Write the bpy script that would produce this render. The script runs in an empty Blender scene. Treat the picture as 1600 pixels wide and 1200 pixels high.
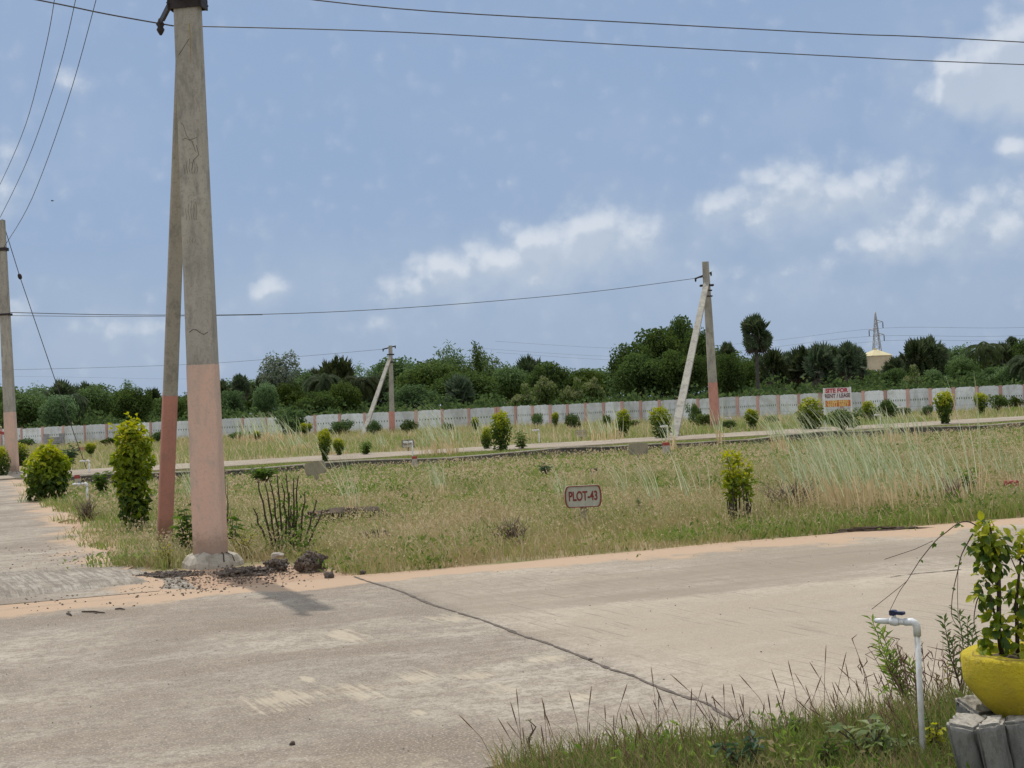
import bpy, math, random
import numpy as np
from mathutils import Vector, Matrix

R = math.radians
rng = np.random.default_rng(7)
random.seed(7)
sc = bpy.context.scene
COL = sc.collection

# ------------------------------------------------------------------ camera
H = 1.55
F = 2250.0                      # focal length in photo pixels (1600 wide)
cam_d = bpy.data.cameras.new('camera'); cam = bpy.data.objects.new('camera', cam_d); COL.objects.link(cam)
cam_d.sensor_fit = 'HORIZONTAL'; cam_d.angle = 2*math.atan(800/F)
cam_d.clip_start = 0.05; cam_d.clip_end = 6000
PITCH = math.atan(28/F); ROLL = -math.atan(0.045)
cam_m = Matrix.Translation((0, 0, H)) @ Matrix.Rotation(R(90)+PITCH, 4, 'X') @ Matrix.Rotation(ROLL, 4, 'Z')
cam.matrix_world = cam_m
sc.camera = cam

# ------------------------------------------------------------------ light
SUN_EL = R(62); SUN_AZ = math.atan2(-0.40, 0.92)
tosun = Vector((math.sin(SUN_AZ)*math.cos(SUN_EL), math.cos(SUN_AZ)*math.cos(SUN_EL), math.sin(SUN_EL)))
sl = bpy.data.lights.new('sun', 'SUN'); sl.energy = 2.2; sl.angle = R(0.7); sl.color = (1.0, .94, .86)
so = bpy.data.objects.new('sun', sl); COL.objects.link(so)
so.rotation_euler = (-tosun).to_track_quat('-Z', 'Y').to_euler()
sc.view_settings.view_transform = 'Standard'; sc.view_settings.look = 'None'
sc.view_settings.exposure = 0.25; sc.view_settings.gamma = 1.0
sc.cycles.max_bounces = 6; sc.cycles.transparent_max_bounces = 8
sc.cycles.diffuse_bounces = 3; sc.cycles.glossy_bounces = 2; sc.cycles.transmission_bounces = 3

# pixel helpers used as a layout tool (photo pixels, 1600 x 1200)
_rot = cam_m.to_3x3()
def ray(px, py):
    return (_rot @ Vector(((px-800)/F, -(py-600)/F, -1))).normalized()
def G(px, py, z=0.0):
    d = ray(px, py); k = (z-H)/d.z
    return Vector((d.x*k, d.y*k, z))
def AT(px, py, Y):
    d = ray(px, py); k = Y/d.y
    return Vector((d.x*k, Y, H+d.z*k))
def hor(px): return 628-0.045*(px-800)
TH = math.atan2(.388, 1)
U = Vector((math.cos(TH), math.sin(TH), 0)); N = Vector((-math.sin(TH), math.cos(TH), 0))
def TS(t, s, z=0.0): return Vector((U.x*t+N.x*s, U.y*t+N.y*s, z))
def RV(px, py, a, b):
    """ray against the upright plane through the two ground points a, b"""
    dx, dy = b.x-a.x, b.y-a.y
    nx, ny = -dy, dx
    d = ray(px, py); k = (a.x*nx+a.y*ny)/(d.x*nx+d.y*ny)
    return Vector((d.x*k, d.y*k, H+d.z*k))

# ------------------------------------------------------------------ node helpers
def nn(nt, typ, **kw):
    n = nt.nodes.new(typ)
    for k, v in kw.items(): setattr(n, k, v)
    return n
def setin(nt, node, idx, val):
    if hasattr(val, 'is_output') or isinstance(val, bpy.types.NodeSocket): nt.links.new(val, node.inputs[idx])
    else: node.inputs[idx].default_value = val
def mth(nt, op, a, b=0.0, c=None, clamp=False):
    n = nn(nt, 'ShaderNodeMath', operation=op, use_clamp=clamp)
    setin(nt, n, 0, a); setin(nt, n, 1, b)
    if c is not None: setin(nt, n, 2, c)
    return n.outputs[0]
def mixc(nt, fac, a, b, blend='MIX'):
    n = nn(nt, 'ShaderNodeMix', data_type='RGBA', blend_type=blend)
    setin(nt, n, 0, fac)
    for i, v in ((6, a), (7, b)):
        if isinstance(v, (tuple, list)): v = (*v[:3], 1)
        setin(nt, n, i, v)
    return n.outputs[2]
def sstep(nt, x, lo, hi):
    n = nn(nt, 'ShaderNodeMapRange', interpolation_type='SMOOTHSTEP')
    setin(nt, n, 0, x); n.inputs[1].default_value = lo; n.inputs[2].default_value = hi
    return n.outputs[0]
def noise(nt, vec, scale, detail=4.0, rough=.55, dist=0.0, out=0):
    n = nn(nt, 'ShaderNodeTexNoise')
    if vec is not None: nt.links.new(vec, n.inputs['Vector'])
    n.inputs['Scale'].default_value = scale; n.inputs['Detail'].default_value = detail
    n.inputs['Roughness'].default_value = rough; n.inputs['Distortion'].default_value = dist
    return n.outputs[out]
def dot(nt, vec, v):
    n = nn(nt, 'ShaderNodeVectorMath', operation='DOT_PRODUCT'); nt.links.new(vec, n.inputs[0]); n.inputs[1].default_value = v
    return n.outputs['Value']
def comb(nt, x, y, z=0.0):
    n = nn(nt, 'ShaderNodeCombineXYZ'); setin(nt, n, 0, x); setin(nt, n, 1, y); setin(nt, n, 2, z)
    return n.outputs[0]

# ------------------------------------------------------------------ sky
world = bpy.data.worlds.new('World'); sc.world = world; world.use_nodes = True
nt = world.node_tree; nt.nodes.clear()
w_out = nn(nt, 'ShaderNodeOutputWorld'); bg = nn(nt, 'ShaderNodeBackground'); nt.links.new(bg.outputs[0], w_out.inputs[0])
sky = nn(nt, 'ShaderNodeTexSky', sky_type='NISHITA'); sky.sun_disc = False
sky.sun_elevation = SUN_EL; sky.sun_rotation = SUN_AZ; sky.air_density = 1.0; sky.dust_density = 1.0; sky.ozone_density = 1.6
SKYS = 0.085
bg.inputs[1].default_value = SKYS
tc = nn(nt, 'ShaderNodeTexCoord')
sep = nn(nt, 'ShaderNodeSeparateXYZ'); nt.links.new(tc.outputs['Generated'], sep.inputs[0])
az = mth(nt, 'ARCTAN2', sep.outputs[0], sep.outputs[1]); el = mth(nt, 'ARCSINE', sep.outputs[2])
K = 180/math.pi
azel = comb(nt, mth(nt, 'MULTIPLY', az, K), mth(nt, 'MULTIPLY', el, K))     # degrees
BLOBS = [(640,452,50,28,.85),(700,425,65,36,.95),(775,412,70,36,.95),(850,392,80,44,1.05),(925,374,72,50,1.1),(990,374,60,42,.95),(820,430,150,30,.7),(720,450,120,30,.6),
         (1165,325,80,52,.78),(1250,300,100,54,.85),(1345,300,95,54,.82),(1430,320,75,50,.7),(1405,370,85,44,.92),(1480,358,70,36,.85),(1570,348,85,48,.9),
         (1535,125,80,52,1.25),(1605,110,95,70,1.45),(1505,155,45,30,1.0),(1590,232,45,28,.8),(1250,420,80,22,.4),
         (415,452,38,30,.72),(190,512,90,28,.55),(120,125,46,26,.5),(30,482,46,26,.6),(10,232,50,40,.5),(600,505,80,26,.42),(1130,420,80,24,.42),
         (470,640,10,10,.1),(-150,300,160,60,1.0),(1850,250,180,70,1.0),(1900,420,160,50,.9),(-300,480,180,40,.9)]
grp = bpy.data.node_groups.new('cloud_density', 'ShaderNodeTree')
grp.interface.new_socket('V', in_out='INPUT', socket_type='NodeSocketVector')
grp.interface.new_socket('D', in_out='OUTPUT', socket_type='NodeSocketFloat')
gi = nn(grp, 'NodeGroupInput'); go = nn(grp, 'NodeGroupOutput')
gs = nn(grp, 'ShaderNodeSeparateXYZ')
wn = nn(grp, 'ShaderNodeTexNoise'); grp.links.new(gi.outputs[0], wn.inputs['Vector']); wn.inputs['Scale'].default_value = .9; wn.inputs['Detail'].default_value = 2
wo = nn(grp, 'ShaderNodeVectorMath', operation='MULTIPLY_ADD'); grp.links.new(wn.outputs['Color'], wo.inputs[0]); wo.inputs[1].default_value = (.9, .6, 0); wo.inputs[2].default_value = (-.45, -.3, 0)
wa = nn(grp, 'ShaderNodeVectorMath', operation='ADD'); grp.links.new(gi.outputs[0], wa.inputs[0]); grp.links.new(wo.outputs[0], wa.inputs[1])
grp.links.new(wa.outputs[0], gs.inputs[0])
acc = None
for (bx, by, rx, ry, st) in BLOBS:
    d = ray(bx, by); a0 = math.degrees(math.atan2(d.x, d.y)); e0 = math.degrees(math.asin(d.z))
    k = math.degrees(1/F)
    a = mth(grp, 'DIVIDE', mth(grp, 'SUBTRACT', gs.outputs[0], a0), rx*k)
    e = mth(grp, 'DIVIDE', mth(grp, 'SUBTRACT', gs.outputs[1], e0), ry*k)
    r2 = mth(grp, 'ADD', mth(grp, 'MULTIPLY', a, a), mth(grp, 'MULTIPLY', e, e))
    v = mth(grp, 'MULTIPLY', mth(grp, 'EXPONENT', mth(grp, 'MULTIPLY', r2, -.8)), st)
    acc = v if acc is None else mth(grp, 'SMOOTH_MAX', acc, v, .25)
fb = noise(grp, gi.outputs[0], .9, 7, .55, 0)
vz = nn(grp, 'ShaderNodeTexVoronoi', feature='F1'); vz.voronoi_dimensions = '2D'; grp.links.new(wa.outputs[0], vz.inputs['Vector']); vz.inputs['Scale'].default_value = .95
puff = mth(grp, 'SUBTRACT', .45, vz.outputs['Distance'])
dd = mth(grp, 'ADD', mth(grp, 'MULTIPLY', acc, 1.24), mth(grp, 'ADD', mth(grp, 'MULTIPLY', mth(grp, 'SUBTRACT', fb, .5), 1.05), mth(grp, 'MULTIPLY', puff, .38)))
grp.links.new(sstep(grp, dd, .20, 1.22), go.inputs[0])
def cloud(vec):
    n = nn(nt, 'ShaderNodeGroup'); n.node_tree = grp; nt.links.new(vec, n.inputs[0]); return n.outputs[0]
c0 = cloud(azel)
off = nn(nt, 'ShaderNodeVectorMath', operation='ADD'); nt.links.new(azel, off.inputs[0]); off.inputs[1].default_value = (-.15, .55, 0)
c1 = cloud(off.outputs[0])
litv = sstep(nt, mth(nt, 'SUBTRACT', c0, c1), -.15, .55)
inv = 1/SKYS
cl_col = mixc(nt, litv, (.44*inv, .50*inv, .585*inv), (.66*inv, .69*inv, .73*inv))
# hazy air: the sky is nearly even low down, and its unseen part overhead and behind is whitened as added fill light
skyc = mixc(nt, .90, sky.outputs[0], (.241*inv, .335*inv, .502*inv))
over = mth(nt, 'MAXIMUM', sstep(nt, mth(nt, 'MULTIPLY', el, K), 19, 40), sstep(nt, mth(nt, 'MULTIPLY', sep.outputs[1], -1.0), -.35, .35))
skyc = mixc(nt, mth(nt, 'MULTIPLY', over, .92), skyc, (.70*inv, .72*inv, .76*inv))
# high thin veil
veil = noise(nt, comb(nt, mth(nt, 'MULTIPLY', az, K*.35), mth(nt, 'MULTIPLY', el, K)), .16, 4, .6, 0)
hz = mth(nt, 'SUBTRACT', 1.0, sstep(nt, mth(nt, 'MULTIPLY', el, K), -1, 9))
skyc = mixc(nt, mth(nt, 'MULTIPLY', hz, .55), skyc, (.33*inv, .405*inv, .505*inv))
SOFT = [(800,430,330,70,.75),(1290,330,300,80,.8),(1540,130,170,110,.8),(150,520,260,60,.5),(450,470,140,60,.45),(1250,440,420,50,.6),(60,240,180,80,.35),(1180,190,260,60,.3)]
soft = None
for (bx, by, rx, ry, st_) in SOFT:
    d = ray(bx, by); a0 = math.degrees(math.atan2(d.x, d.y)); e0 = math.degrees(math.asin(d.z)); k = math.degrees(1/F)
    a = mth(nt, 'DIVIDE', mth(nt, 'SUBTRACT', mth(nt, 'MULTIPLY', az, K), a0), rx*k); e = mth(nt, 'DIVIDE', mth(nt, 'SUBTRACT', mth(nt, 'MULTIPLY', el, K), e0), ry*k)
    v = mth(nt, 'MULTIPLY', mth(nt, 'EXPONENT', mth(nt, 'MULTIPLY', mth(nt, 'ADD', mth(nt, 'MULTIPLY', a, a), mth(nt, 'MULTIPLY', e, e)), -1.0)), st_)
    soft = v if soft is None else mth(nt, 'MAXIMUM', soft, v)
softn = mth(nt, 'MULTIPLY', soft, sstep(nt, noise(nt, azel, .30, 5, .55, 0), .25, .75))
skyc = mixc(nt, mth(nt, 'MULTIPLY', softn, .62), skyc, (.47*inv, .535*inv, .62*inv))
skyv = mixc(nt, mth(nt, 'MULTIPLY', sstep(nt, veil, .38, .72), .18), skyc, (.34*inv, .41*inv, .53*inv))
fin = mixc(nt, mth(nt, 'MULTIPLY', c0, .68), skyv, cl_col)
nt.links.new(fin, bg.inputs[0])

# ------------------------------------------------------------------ materials
MATS = {}
def pmat(name):
    m = bpy.data.materials.new(name); m.use_nodes = True
    nt = m.node_tree; b = nt.nodes['Principled BSDF']; MATS[name] = m
    return m, nt, b
def bump(nt, b, h, strength=.3, dist=.02):
    n = nn(nt, 'ShaderNodeBump'); n.inputs['Strength'].default_value = strength; n.inputs['Distance'].default_value = dist
    nt.links.new(h, n.inputs['Height']); nt.links.new(n.outputs[0], b.inputs['Normal'])
def plain(name, col, rough=.7, var=.25, scale=8, metal=0.0, col2=None, bmp=.0):
    m, nt, b = pmat(name)
    g = nn(nt, 'ShaderNodeTexCoord').outputs['Object']
    f = noise(nt, g, scale, 5, .6)
    c2 = col2 if col2 else tuple(c*(1-var) for c in col)
    nt.links.new(mixc(nt, sstep(nt, f, .35, .68), col, c2), b.inputs['Base Color'])
    b.inputs['Roughness'].default_value = rough; b.inputs['Metallic'].default_value = metal
    if bmp: bump(nt, b, noise(nt, g, scale*4, 4, .6), bmp, .02)
    return m
def leafmat(name, c1, c2, trans=.35, rough=.5, posvar=None, scale=.6, spec=.3, objvar=False):
    """leaf colour varies from leaf to leaf and in soft patches"""
    m, nt, b = pmat(name)
    geo = nn(nt, 'ShaderNodeNewGeometry')
    r = geo.outputs['Random Per Island']
    c = mixc(nt, r, c1, c2)
    if posvar:
        f = sstep(nt, noise(nt, geo.outputs['Position'], scale, 6, .68), .40, .54)
        c = mixc(nt, f, c, posvar)
        c = mixc(nt, mth(nt, 'MULTIPLY', r, .35), c, c1)
    if objvar:
        oi = nn(nt, 'ShaderNodeObjectInfo').outputs['Random']
        h2 = nn(nt, 'ShaderNodeHueSaturation'); nt.links.new(c, h2.inputs['Color'])
        nt.links.new(mth(nt, 'ADD', .475, mth(nt, 'MULTIPLY', oi, .045)), h2.inputs['Hue']); nt.links.new(mth(nt, 'ADD', .72, mth(nt, 'MULTIPLY', oi, .75)), h2.inputs['Value']); nt.links.new(mth(nt, 'SUBTRACT', 1.1, mth(nt, 'MULTIPLY', oi, .35)), h2.inputs['Saturation'])
        c = h2.outputs[0]
    nt.links.new(c, b.inputs['Base Color']); b.inputs['Roughness'].default_value = rough
    b.inputs['Specular IOR Level'].default_value = spec
    tr = nn(nt, 'ShaderNodeBsdfTranslucent')
    hs = nn(nt, 'ShaderNodeHueSaturation'); hs.inputs['Value'].default_value = 1.5; hs.inputs['Saturation'].default_value = 1.1; nt.links.new(c, hs.inputs['Color'])
    nt.links.new(hs.outputs[0], tr.inputs[0])
    mx = nn(nt, 'ShaderNodeMixShader'); mx.inputs[0].default_value = trans
    nt.links.new(b.outputs[0], mx.inputs[1]); nt.links.new(tr.outputs[0], mx.inputs[2])
    nt.links.new(mx.outputs[0], nt.nodes['Material Output'].inputs[0])
    return m

# road concrete ------------------------------------------------------
def concrete_road(name, sand_lo=None, sand_hi=None, sand_t=None, patches=True, groove=False, base=((.25,.212,.165),(.445,.395,.318))):
    m, nt, b = pmat(name)
    geo = nn(nt, 'ShaderNodeNewGeometry'); P = geo.outputs['Position']
    t = dot(nt, P, U); s = dot(nt, P, N); ts = comb(nt, t, s)
    big = noise(nt, ts, .45, 5, .6, .4)
    stretch = comb(nt, mth(nt, 'MULTIPLY', t, .25), s)
    st = noise(nt, stretch, 1.3, 6, .65, .6)
    fine = noise(nt, ts, 14, 8, .72)
    grit = noise(nt, ts, 70, 3, .6)
    c = mixc(nt, sstep(nt, big, .36, .66), base[0], base[1])
    c = mixc(nt, mth(nt, 'MULTIPLY', sstep(nt, st, .42, .70), .85), c, (.20, .155, .115))          # brown wear
    st2 = noise(nt, comb(nt, mth(nt, 'MULTIPLY', t, .5), s, 7.7), 1.0, 6, .65, .3)
    c = mixc(nt, mth(nt, 'MULTIPLY', sstep(nt, st2, .5, .76), .6), c, (.45, .415, .355))           # pale wash
    st3 = noise(nt, comb(nt, mth(nt, 'MULTIPLY', t, .35), s, 3.1), .8, 5, .6, .5)
    c = mixc(nt, mth(nt, 'MULTIPLY', sstep(nt, st3, .58, .8), .6), c, (.40, .285, .175))          # ochre silt
    md = noise(nt, ts, 4.5, 7, .7, .2)
    c = mixc(nt, mth(nt, 'MULTIPLY', sstep(nt, md, .44, .62), .55), c, (.21, .17, .13))
    c = mixc(nt, mth(nt, 'MULTIPLY', sstep(nt, fine, .47, .58), .55), c, (.185, .155, .12))
    c = mixc(nt, mth(nt, 'MULTIPLY', sstep(nt, grit, .52, .64), .5), c, (.56, .50, .41))
    g2 = noise(nt, ts, 34, 4, .65)
    c = mixc(nt, mth(nt, 'MULTIPLY', sstep(nt, g2, .54, .64), .5), c, (.17, .14, .11))
    spk = nn(nt, 'ShaderNodeTexVoronoi'); nt.links.new(ts, spk.inputs['Vector']); spk.inputs['Scale'].default_value = 26
    sm = mth(nt, 'MULTIPLY', mth(nt, 'LESS_THAN', spk.outputs['Distance'], .13), mth(nt, 'GREATER_THAN', noise(nt, ts, 2.2, 3), .54))
    c = mixc(nt, mth(nt, 'MULTIPLY', sm, .55), c, (.10, .085, .07))
    h = mth(nt, 'ADD', mth(nt, 'MULTIPLY', fine, .6), mth(nt, 'MULTIPLY', grit, .5))
    if patches:
        wob_ = mth(nt, 'MULTIPLY', mth(nt, 'SUBTRACT', noise(nt, ts, .9, 5, .6), .5), .5)
        s2 = mth(nt, 'ADD', s, wob_)
        band = mth(nt, 'MULTIPLY', sstep(nt, s2, 9.88, 9.96), mth(nt, 'SUBTRACT', 1.0, sstep(nt, s2, 11.3, 12.2)))
        band = mth(nt, 'MULTIPLY', band, sstep(nt, t, 3.3, 3.7))
        c = mixc(nt, mth(nt, 'MULTIPLY', band, mth(nt, 'ADD', .25, mth(nt, 'MULTIPLY', sstep(nt, st, .35, .6), .5))), c, (.20, .165, .125))
        pale = mth(nt, 'MULTIPLY', mth(nt, 'SUBTRACT', 1.0, sstep(nt, s2, 9.80, 9.9)), sstep(nt, t, 3.4, 4.2))
        c = mixc(nt, mth(nt, 'MULTIPLY', pale, .30), c, (.52, .44, .335))
    # broom finish showing where the skin has worn off
    gcoord = comb(nt, mth(nt, 'ADD', mth(nt, 'MULTIPLY', t, 30.0), mth(nt, 'MULTIPLY', s, 2.2)), mth(nt, 'MULTIPLY', s, 1.3))
    gn = noise(nt, gcoord, 1.0, 3, .6, .3)
    if patches:
        pn = noise(nt, ts, 3.0, 7, .72)
        tot = None
        PT = [(455,1090,150,20),(560,1082,60,22),(540,993,70,14),(700,965,60,10),(780,1075,45,12),(740,1055,60,10),(660,1055,60,14),(880,1090,70,12),(850,1030,80,8),(480,1062,40,8),(660,1115,40,8)]
        for (x, y, rx, ry) in PT:
            p0 = G(x, y); p1 = G(x+rx, y-.045*rx); p2 = G(x, y-ry)
            t0, s0 = p0.dot(U), p0.dot(N); rt = abs((p1-p0).length)*.9; rs = abs((p2-p0).length)*1.1
            a = mth(nt, 'DIVIDE', mth(nt, 'SUBTRACT', t, t0), rt); e = mth(nt, 'DIVIDE', mth(nt, 'SUBTRACT', s, s0), rs)
            v = mth(nt, 'SUBTRACT', 1.0, mth(nt, 'ADD', mth(nt, 'MULTIPLY', a, a), mth(nt, 'MULTIPLY', e, e)), clamp=True)
            tot = v if tot is None else mth(nt, 'MAXIMUM', tot, v)
        pm = sstep(nt, mth(nt, 'ADD', mth(nt, 'MULTIPLY', tot, .32), mth(nt, 'ADD', mth(nt, 'MULTIPLY', pn, .95), mth(nt, 'MULTIPLY', gn, .95))), 1.13, 1.32)
        pm = mth(nt, 'MULTIPLY', pm, mth(nt, 'GREATER_THAN', tot, .02))
        c = mixc(nt, mth(nt, 'MULTIPLY', pm, .58), c, (.52, .45, .33))
        h = mth(nt, 'ADD', h, mth(nt, 'MULTIPLY', pm, -.5))
        # broom lines on the slab right of the joint
        r_ = sstep(nt, t, 3.55, 3.75)
        rm = mth(nt, 'MULTIPLY', r_, sstep(nt, noise(nt, ts, .7, 3), .34, .54))
        gl = sstep(nt, gn, .56, .68)
        c = mixc(nt, mth(nt, 'MULTIPLY', mth(nt, 'MULTIPLY', rm, gl), .85), c, (.15, .125, .10))
        c = mixc(nt, mth(nt, 'MULTIPLY', sstep(nt, t, 3.45, 3.6), .28), c, (.46, .39, .30))
    if groove:
        gl = sstep(nt, gn, .45, .62)
        gm = sstep(nt, noise(nt, ts, .9, 3), .3, .5)
        c = mixc(nt, mth(nt, 'MULTIPLY', mth(nt, 'MULTIPLY', gl, gm), .6), c, (.17, .15, .125))
        h = mth(nt, 'ADD', h, mth(nt, 'MULTIPLY', gl, -1.2))
    # red soil washed over the edges
    en = mth(nt, 'MULTIPLY', mth(nt, 'SUBTRACT', noise(nt, ts, .8, 6, .62), .5), 2.2)
    sand = None
    if sand_lo is not None:
        f = sstep(nt, mth(nt, 'ADD', mth(nt, 'SUBTRACT', s, sand_hi), en), -.12, .12)
        sand = f
    if sand_t is not None:
        f2 = sstep(nt, mth(nt, 'ADD', mth(nt, 'SUBTRACT', t, sand_t), en), -.2, .2)
        sand = f2 if sand is None else mth(nt, 'MAXIMUM', sand, f2)
    if sand is not None:
        scol = mixc(nt, noise(nt, ts, 5, 5, .65), (.50, .355, .235), (.43, .31, .21))
        c = mixc(nt, mth(nt, 'MULTIPLY', sand, .9), c, scol)
    nt.links.new(c, b.inputs['Base Color']); b.inputs['Roughness'].default_value = .9; b.inputs['Specular IOR Level'].default_value = .25
    bump(nt, b, h, .6, .014)
    return m
concrete_road('road_concrete', sand_lo=0, sand_hi=12.42)
concrete_road('side_concrete', sand_t=1.3, patches=False)
concrete_road('apron_concrete', patches=False, groove=True, base=((.33,.30,.25),(.46,.42,.35)))
concrete_road('lane_concrete', patches=False, base=((.36,.305,.225),(.45,.385,.29)))

def ground_mat():
    m, nt, b = pmat('soil')
    geo = nn(nt, 'ShaderNodeNewGeometry'); P = geo.outputs['Position']
    t = dot(nt, P, U); s = dot(nt, P, N); ts = comb(nt, t, s)
    n1 = noise(nt, ts, 1.2, 6, .65); n2 = noise(nt, ts, .22, 5, .6); n3 = noise(nt, ts, 12, 6, .7)
    sand = mixc(nt, n3, (.49, .34, .235), (.40, .28, .195))
    turf = mixc(nt, sstep(nt, n1, .35, .65), (.30, .24, .14), (.22, .21, .095))
    turf = mixc(nt, mth(nt, 'MULTIPLY', sstep(nt, n2, .5, .68), .6), turf, (.34, .25, .155))
    wob = mth(nt, 'MULTIPLY', mth(nt, 'SUBTRACT', n1, .5), 1.4)
    field = sstep(nt, mth(nt, 'SUBTRACT', mth(nt, 'ADD', s, wob), mth(nt, 'MULTIPLY', mth(nt, 'SUBTRACT', 1.0, sstep(nt, t, 3.1, 3.7)), 1.7)), 13.0, 13.35)
    verge = sstep(nt, mth(nt, 'ADD', t, wob), 1.7, 2.0)
    lane = sstep(nt, mth(nt, 'SUBTRACT', mth(nt, 'ABSOLUTE', mth(nt, 'SUBTRACT', s, 44.9)), wob), 2.2, 2.8)
    near = mth(nt, 'SUBTRACT', 1.0, sstep(nt, mth(nt, 'ADD', s, wob), 5.3, 5.9))
    g = mth(nt, 'MAXIMUM', mth(nt, 'MULTIPLY', mth(nt, 'MULTIPLY', field, verge), lane), near)
    c = mixc(nt, g, sand, turf)
    nt.links.new(c, b.inputs['Base Color']); b.inputs['Roughness'].default_value = .95; b.inputs['Specular IOR Level'].default_value = .1
    bump(nt, b, n3, .6, .05)
ground_mat()

def pole_concrete(name, c1, c2, stain=(.16,.155,.14), sc_=1.0, world=False, mud=False):
    m, nt, b = pmat(name)
    g = nn(nt, 'ShaderNodeTexCoord').outputs['Object']
    if world: g = nn(nt, 'ShaderNodeNewGeometry').outputs['Position']
    mp = nn(nt, 'ShaderNodeMapping'); nt.links.new(g, mp.inputs[0]); mp.inputs['Scale'].default_value = (1, 1, .35)
    n1 = noise(nt, mp.outputs[0], 3.2*sc_, 6, .65, .5); n2 = noise(nt, g, 20*sc_, 6, .7); n3 = noise(nt, mp.outputs[0], 1.1*sc_, 3, .5)
    hz = nn(nt, 'ShaderNodeMapping'); nt.links.new(g, hz.inputs[0]); hz.inputs['Scale'].default_value = (.5, .5, 14)
    n4 = noise(nt, hz.outputs[0], 4, 3, .6)
    c = mixc(nt, sstep(nt, n3, .35, .65), c1, c2)
    c = mixc(nt, mth(nt, 'MULTIPLY', sstep(nt, n1, .44, .70), .8), c, stain)
    c = mixc(nt, mth(nt, 'MULTIPLY', sstep(nt, n2, .50, .70), .5), c, stain)
    c = mixc(nt, mth(nt, 'MULTIPLY', n4, .3), c, tuple(x*.75 for x in c1))
    n5 = noise(nt, mp.outputs[0], 9*sc_, 7, .7, .3); n6 = noise(nt, g, 45*sc_, 4, .7)
    c = mixc(nt, mth(nt, 'MULTIPLY', sstep(nt, n5, .50, .64), .5), c, stain)
    c = mixc(nt, mth(nt, 'MULTIPLY', sstep(nt, n6, .54, .66), .4), c, tuple(x*.8 for x in stain))
    if world:
        oi = nn(nt, 'ShaderNodeObjectInfo').outputs['Random']; h2 = nn(nt, 'ShaderNodeHueSaturation'); nt.links.new(c, h2.inputs['Color'])
        nt.links.new(mth(nt, 'ADD', .80, mth(nt, 'MULTIPLY', oi, .34)), h2.inputs['Value']); c = h2.outputs[0]
    if mud:
        sz = nn(nt, 'ShaderNodeSeparateXYZ'); nt.links.new(g, sz.inputs[0])
        mz = mth(nt, 'SUBTRACT', 1.0, sstep(nt, mth(nt, 'ADD', sz.outputs[2], mth(nt, 'MULTIPLY', mth(nt, 'SUBTRACT', n2, .5), .5)), .18, .42))
        c = mixc(nt, mth(nt, 'MULTIPLY', mz, .55), c, (.20, .135, .09))
    nt.links.new(c, b.inputs['Base Color']); b.inputs['Roughness'].default_value = .88; b.inputs['Specular IOR Level'].default_value = .2
    bump(nt, b, n2, .25, .01)
pole_concrete('pole_concrete', (.41, .39, .33), (.34, .325, .285), stain=(.18, .175, .155))
pole_concrete('pink_paint', (.66, .43, .325), (.56, .43, .35), stain=(.42, .35, .295), mud=True)
pole_concrete('salmon_paint', (.60, .30, .235), (.46, .225, .185), stain=(.33, .19, .155), mud=True)
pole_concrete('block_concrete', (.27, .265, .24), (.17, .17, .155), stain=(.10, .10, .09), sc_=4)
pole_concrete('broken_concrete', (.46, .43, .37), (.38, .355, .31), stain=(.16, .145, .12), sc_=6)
pole_concrete('footing_concrete', (.52, .475, .39), (.44, .40, .33), stain=(.2, .17, .13), sc_=2)
pole_concrete('wall_white', (.72, .77, .80), (.60, .64, .66), stain=(.40, .42, .39), sc_=.5, world=True)
pole_concrete('wall_pink', (.60, .37, .32), (.54, .36, .32), stain=(.40, .26, .22), world=True)
pole_concrete('kerb_concrete', (.15, .135, .115), (.11, .10, .085), stain=(.06, .055, .05), sc_=.6)
pole_concrete('sign_face', (.52, .52, .43), (.46, .465, .38), stain=(.36, .36, .29), sc_=4)
pole_concrete('sign_back', (.34, .30, .22), (.27, .245, .18), stain=(.17, .165, .11), sc_=4)
pole_concrete('cement_grey', (.33, .34, .35), (.27, .28, .29), sc_=2)
plain('rust_metal', (.030, .022, .020), .6, .4, 20, .3)
plain('dark_metal', (.05, .05, .055), .5, .3, 20, .6)
plain('wire_metal', (.10, .10, .10), .5, .3, 5, .5)
plain('galvanised', (.42, .43, .46), .5, .2, 4, .3)
plain('red_paint', (.36, .055, .040), .6, .4, 14)
plain('sign_red', (.24, .03, .022), .6, .35, 30)
plain('ochre_paint', (.42, .30, .10), .7, .35, 20)
plain('board_white', (.62, .60, .60), .55, .1, 10)
plain('board_orange', (.52, .13, .035), .55, .2, 10)
plain('board_crimson', (.42, .02, .035), .5, .15, 10)
plain('board_dark', (.10, .03, .04), .5, .2, 10)
plain('board_yellow', (.72, .52, .16), .55, .2, 10)
plain('pvc_white', (.72, .74, .75), .4, .12, 16, col2=(.55, .53, .48))
plain('tap_blue', (.012, .018, .07), .35, .3, 20)
plain('tank_cream', (.50, .43, .32), .8, .2, 1)
plain('tank_roof', (.62, .55, .33), .8, .2, 1)
plain('house_white', (.66, .66, .64), .8, .2, 1)
plain('window_dark', (.03, .03, .035), .4, .3, 2)
plain('bark', (.085, .065, .05), .9, .4, 6, bmp=.4)
plain('palm_bark', (.075, .068, .06), .9, .4, 5, bmp=.4)
plain('dry_stem', (.075, .05, .035), .9, .4, 30)
plain('pale_stem', (.45, .37, .24), .9, .3, 30)
plain('stem_brown', (.05, .032, .026), .75, .4, 30)
plain('vine_stem', (.085, .055, .04), .8, .4, 30)
plain('rubble_brown', (.17, .125, .09), .95, .55, 14, col2=(.06, .05, .042), bmp=.8)
plain('chip_grey', (.20, .17, .15), .9, .5, 30, col2=(.08, .065, .055))
plain('stone_pale', (.44, .40, .34), .9, .3, 12, bmp=.4)
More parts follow.
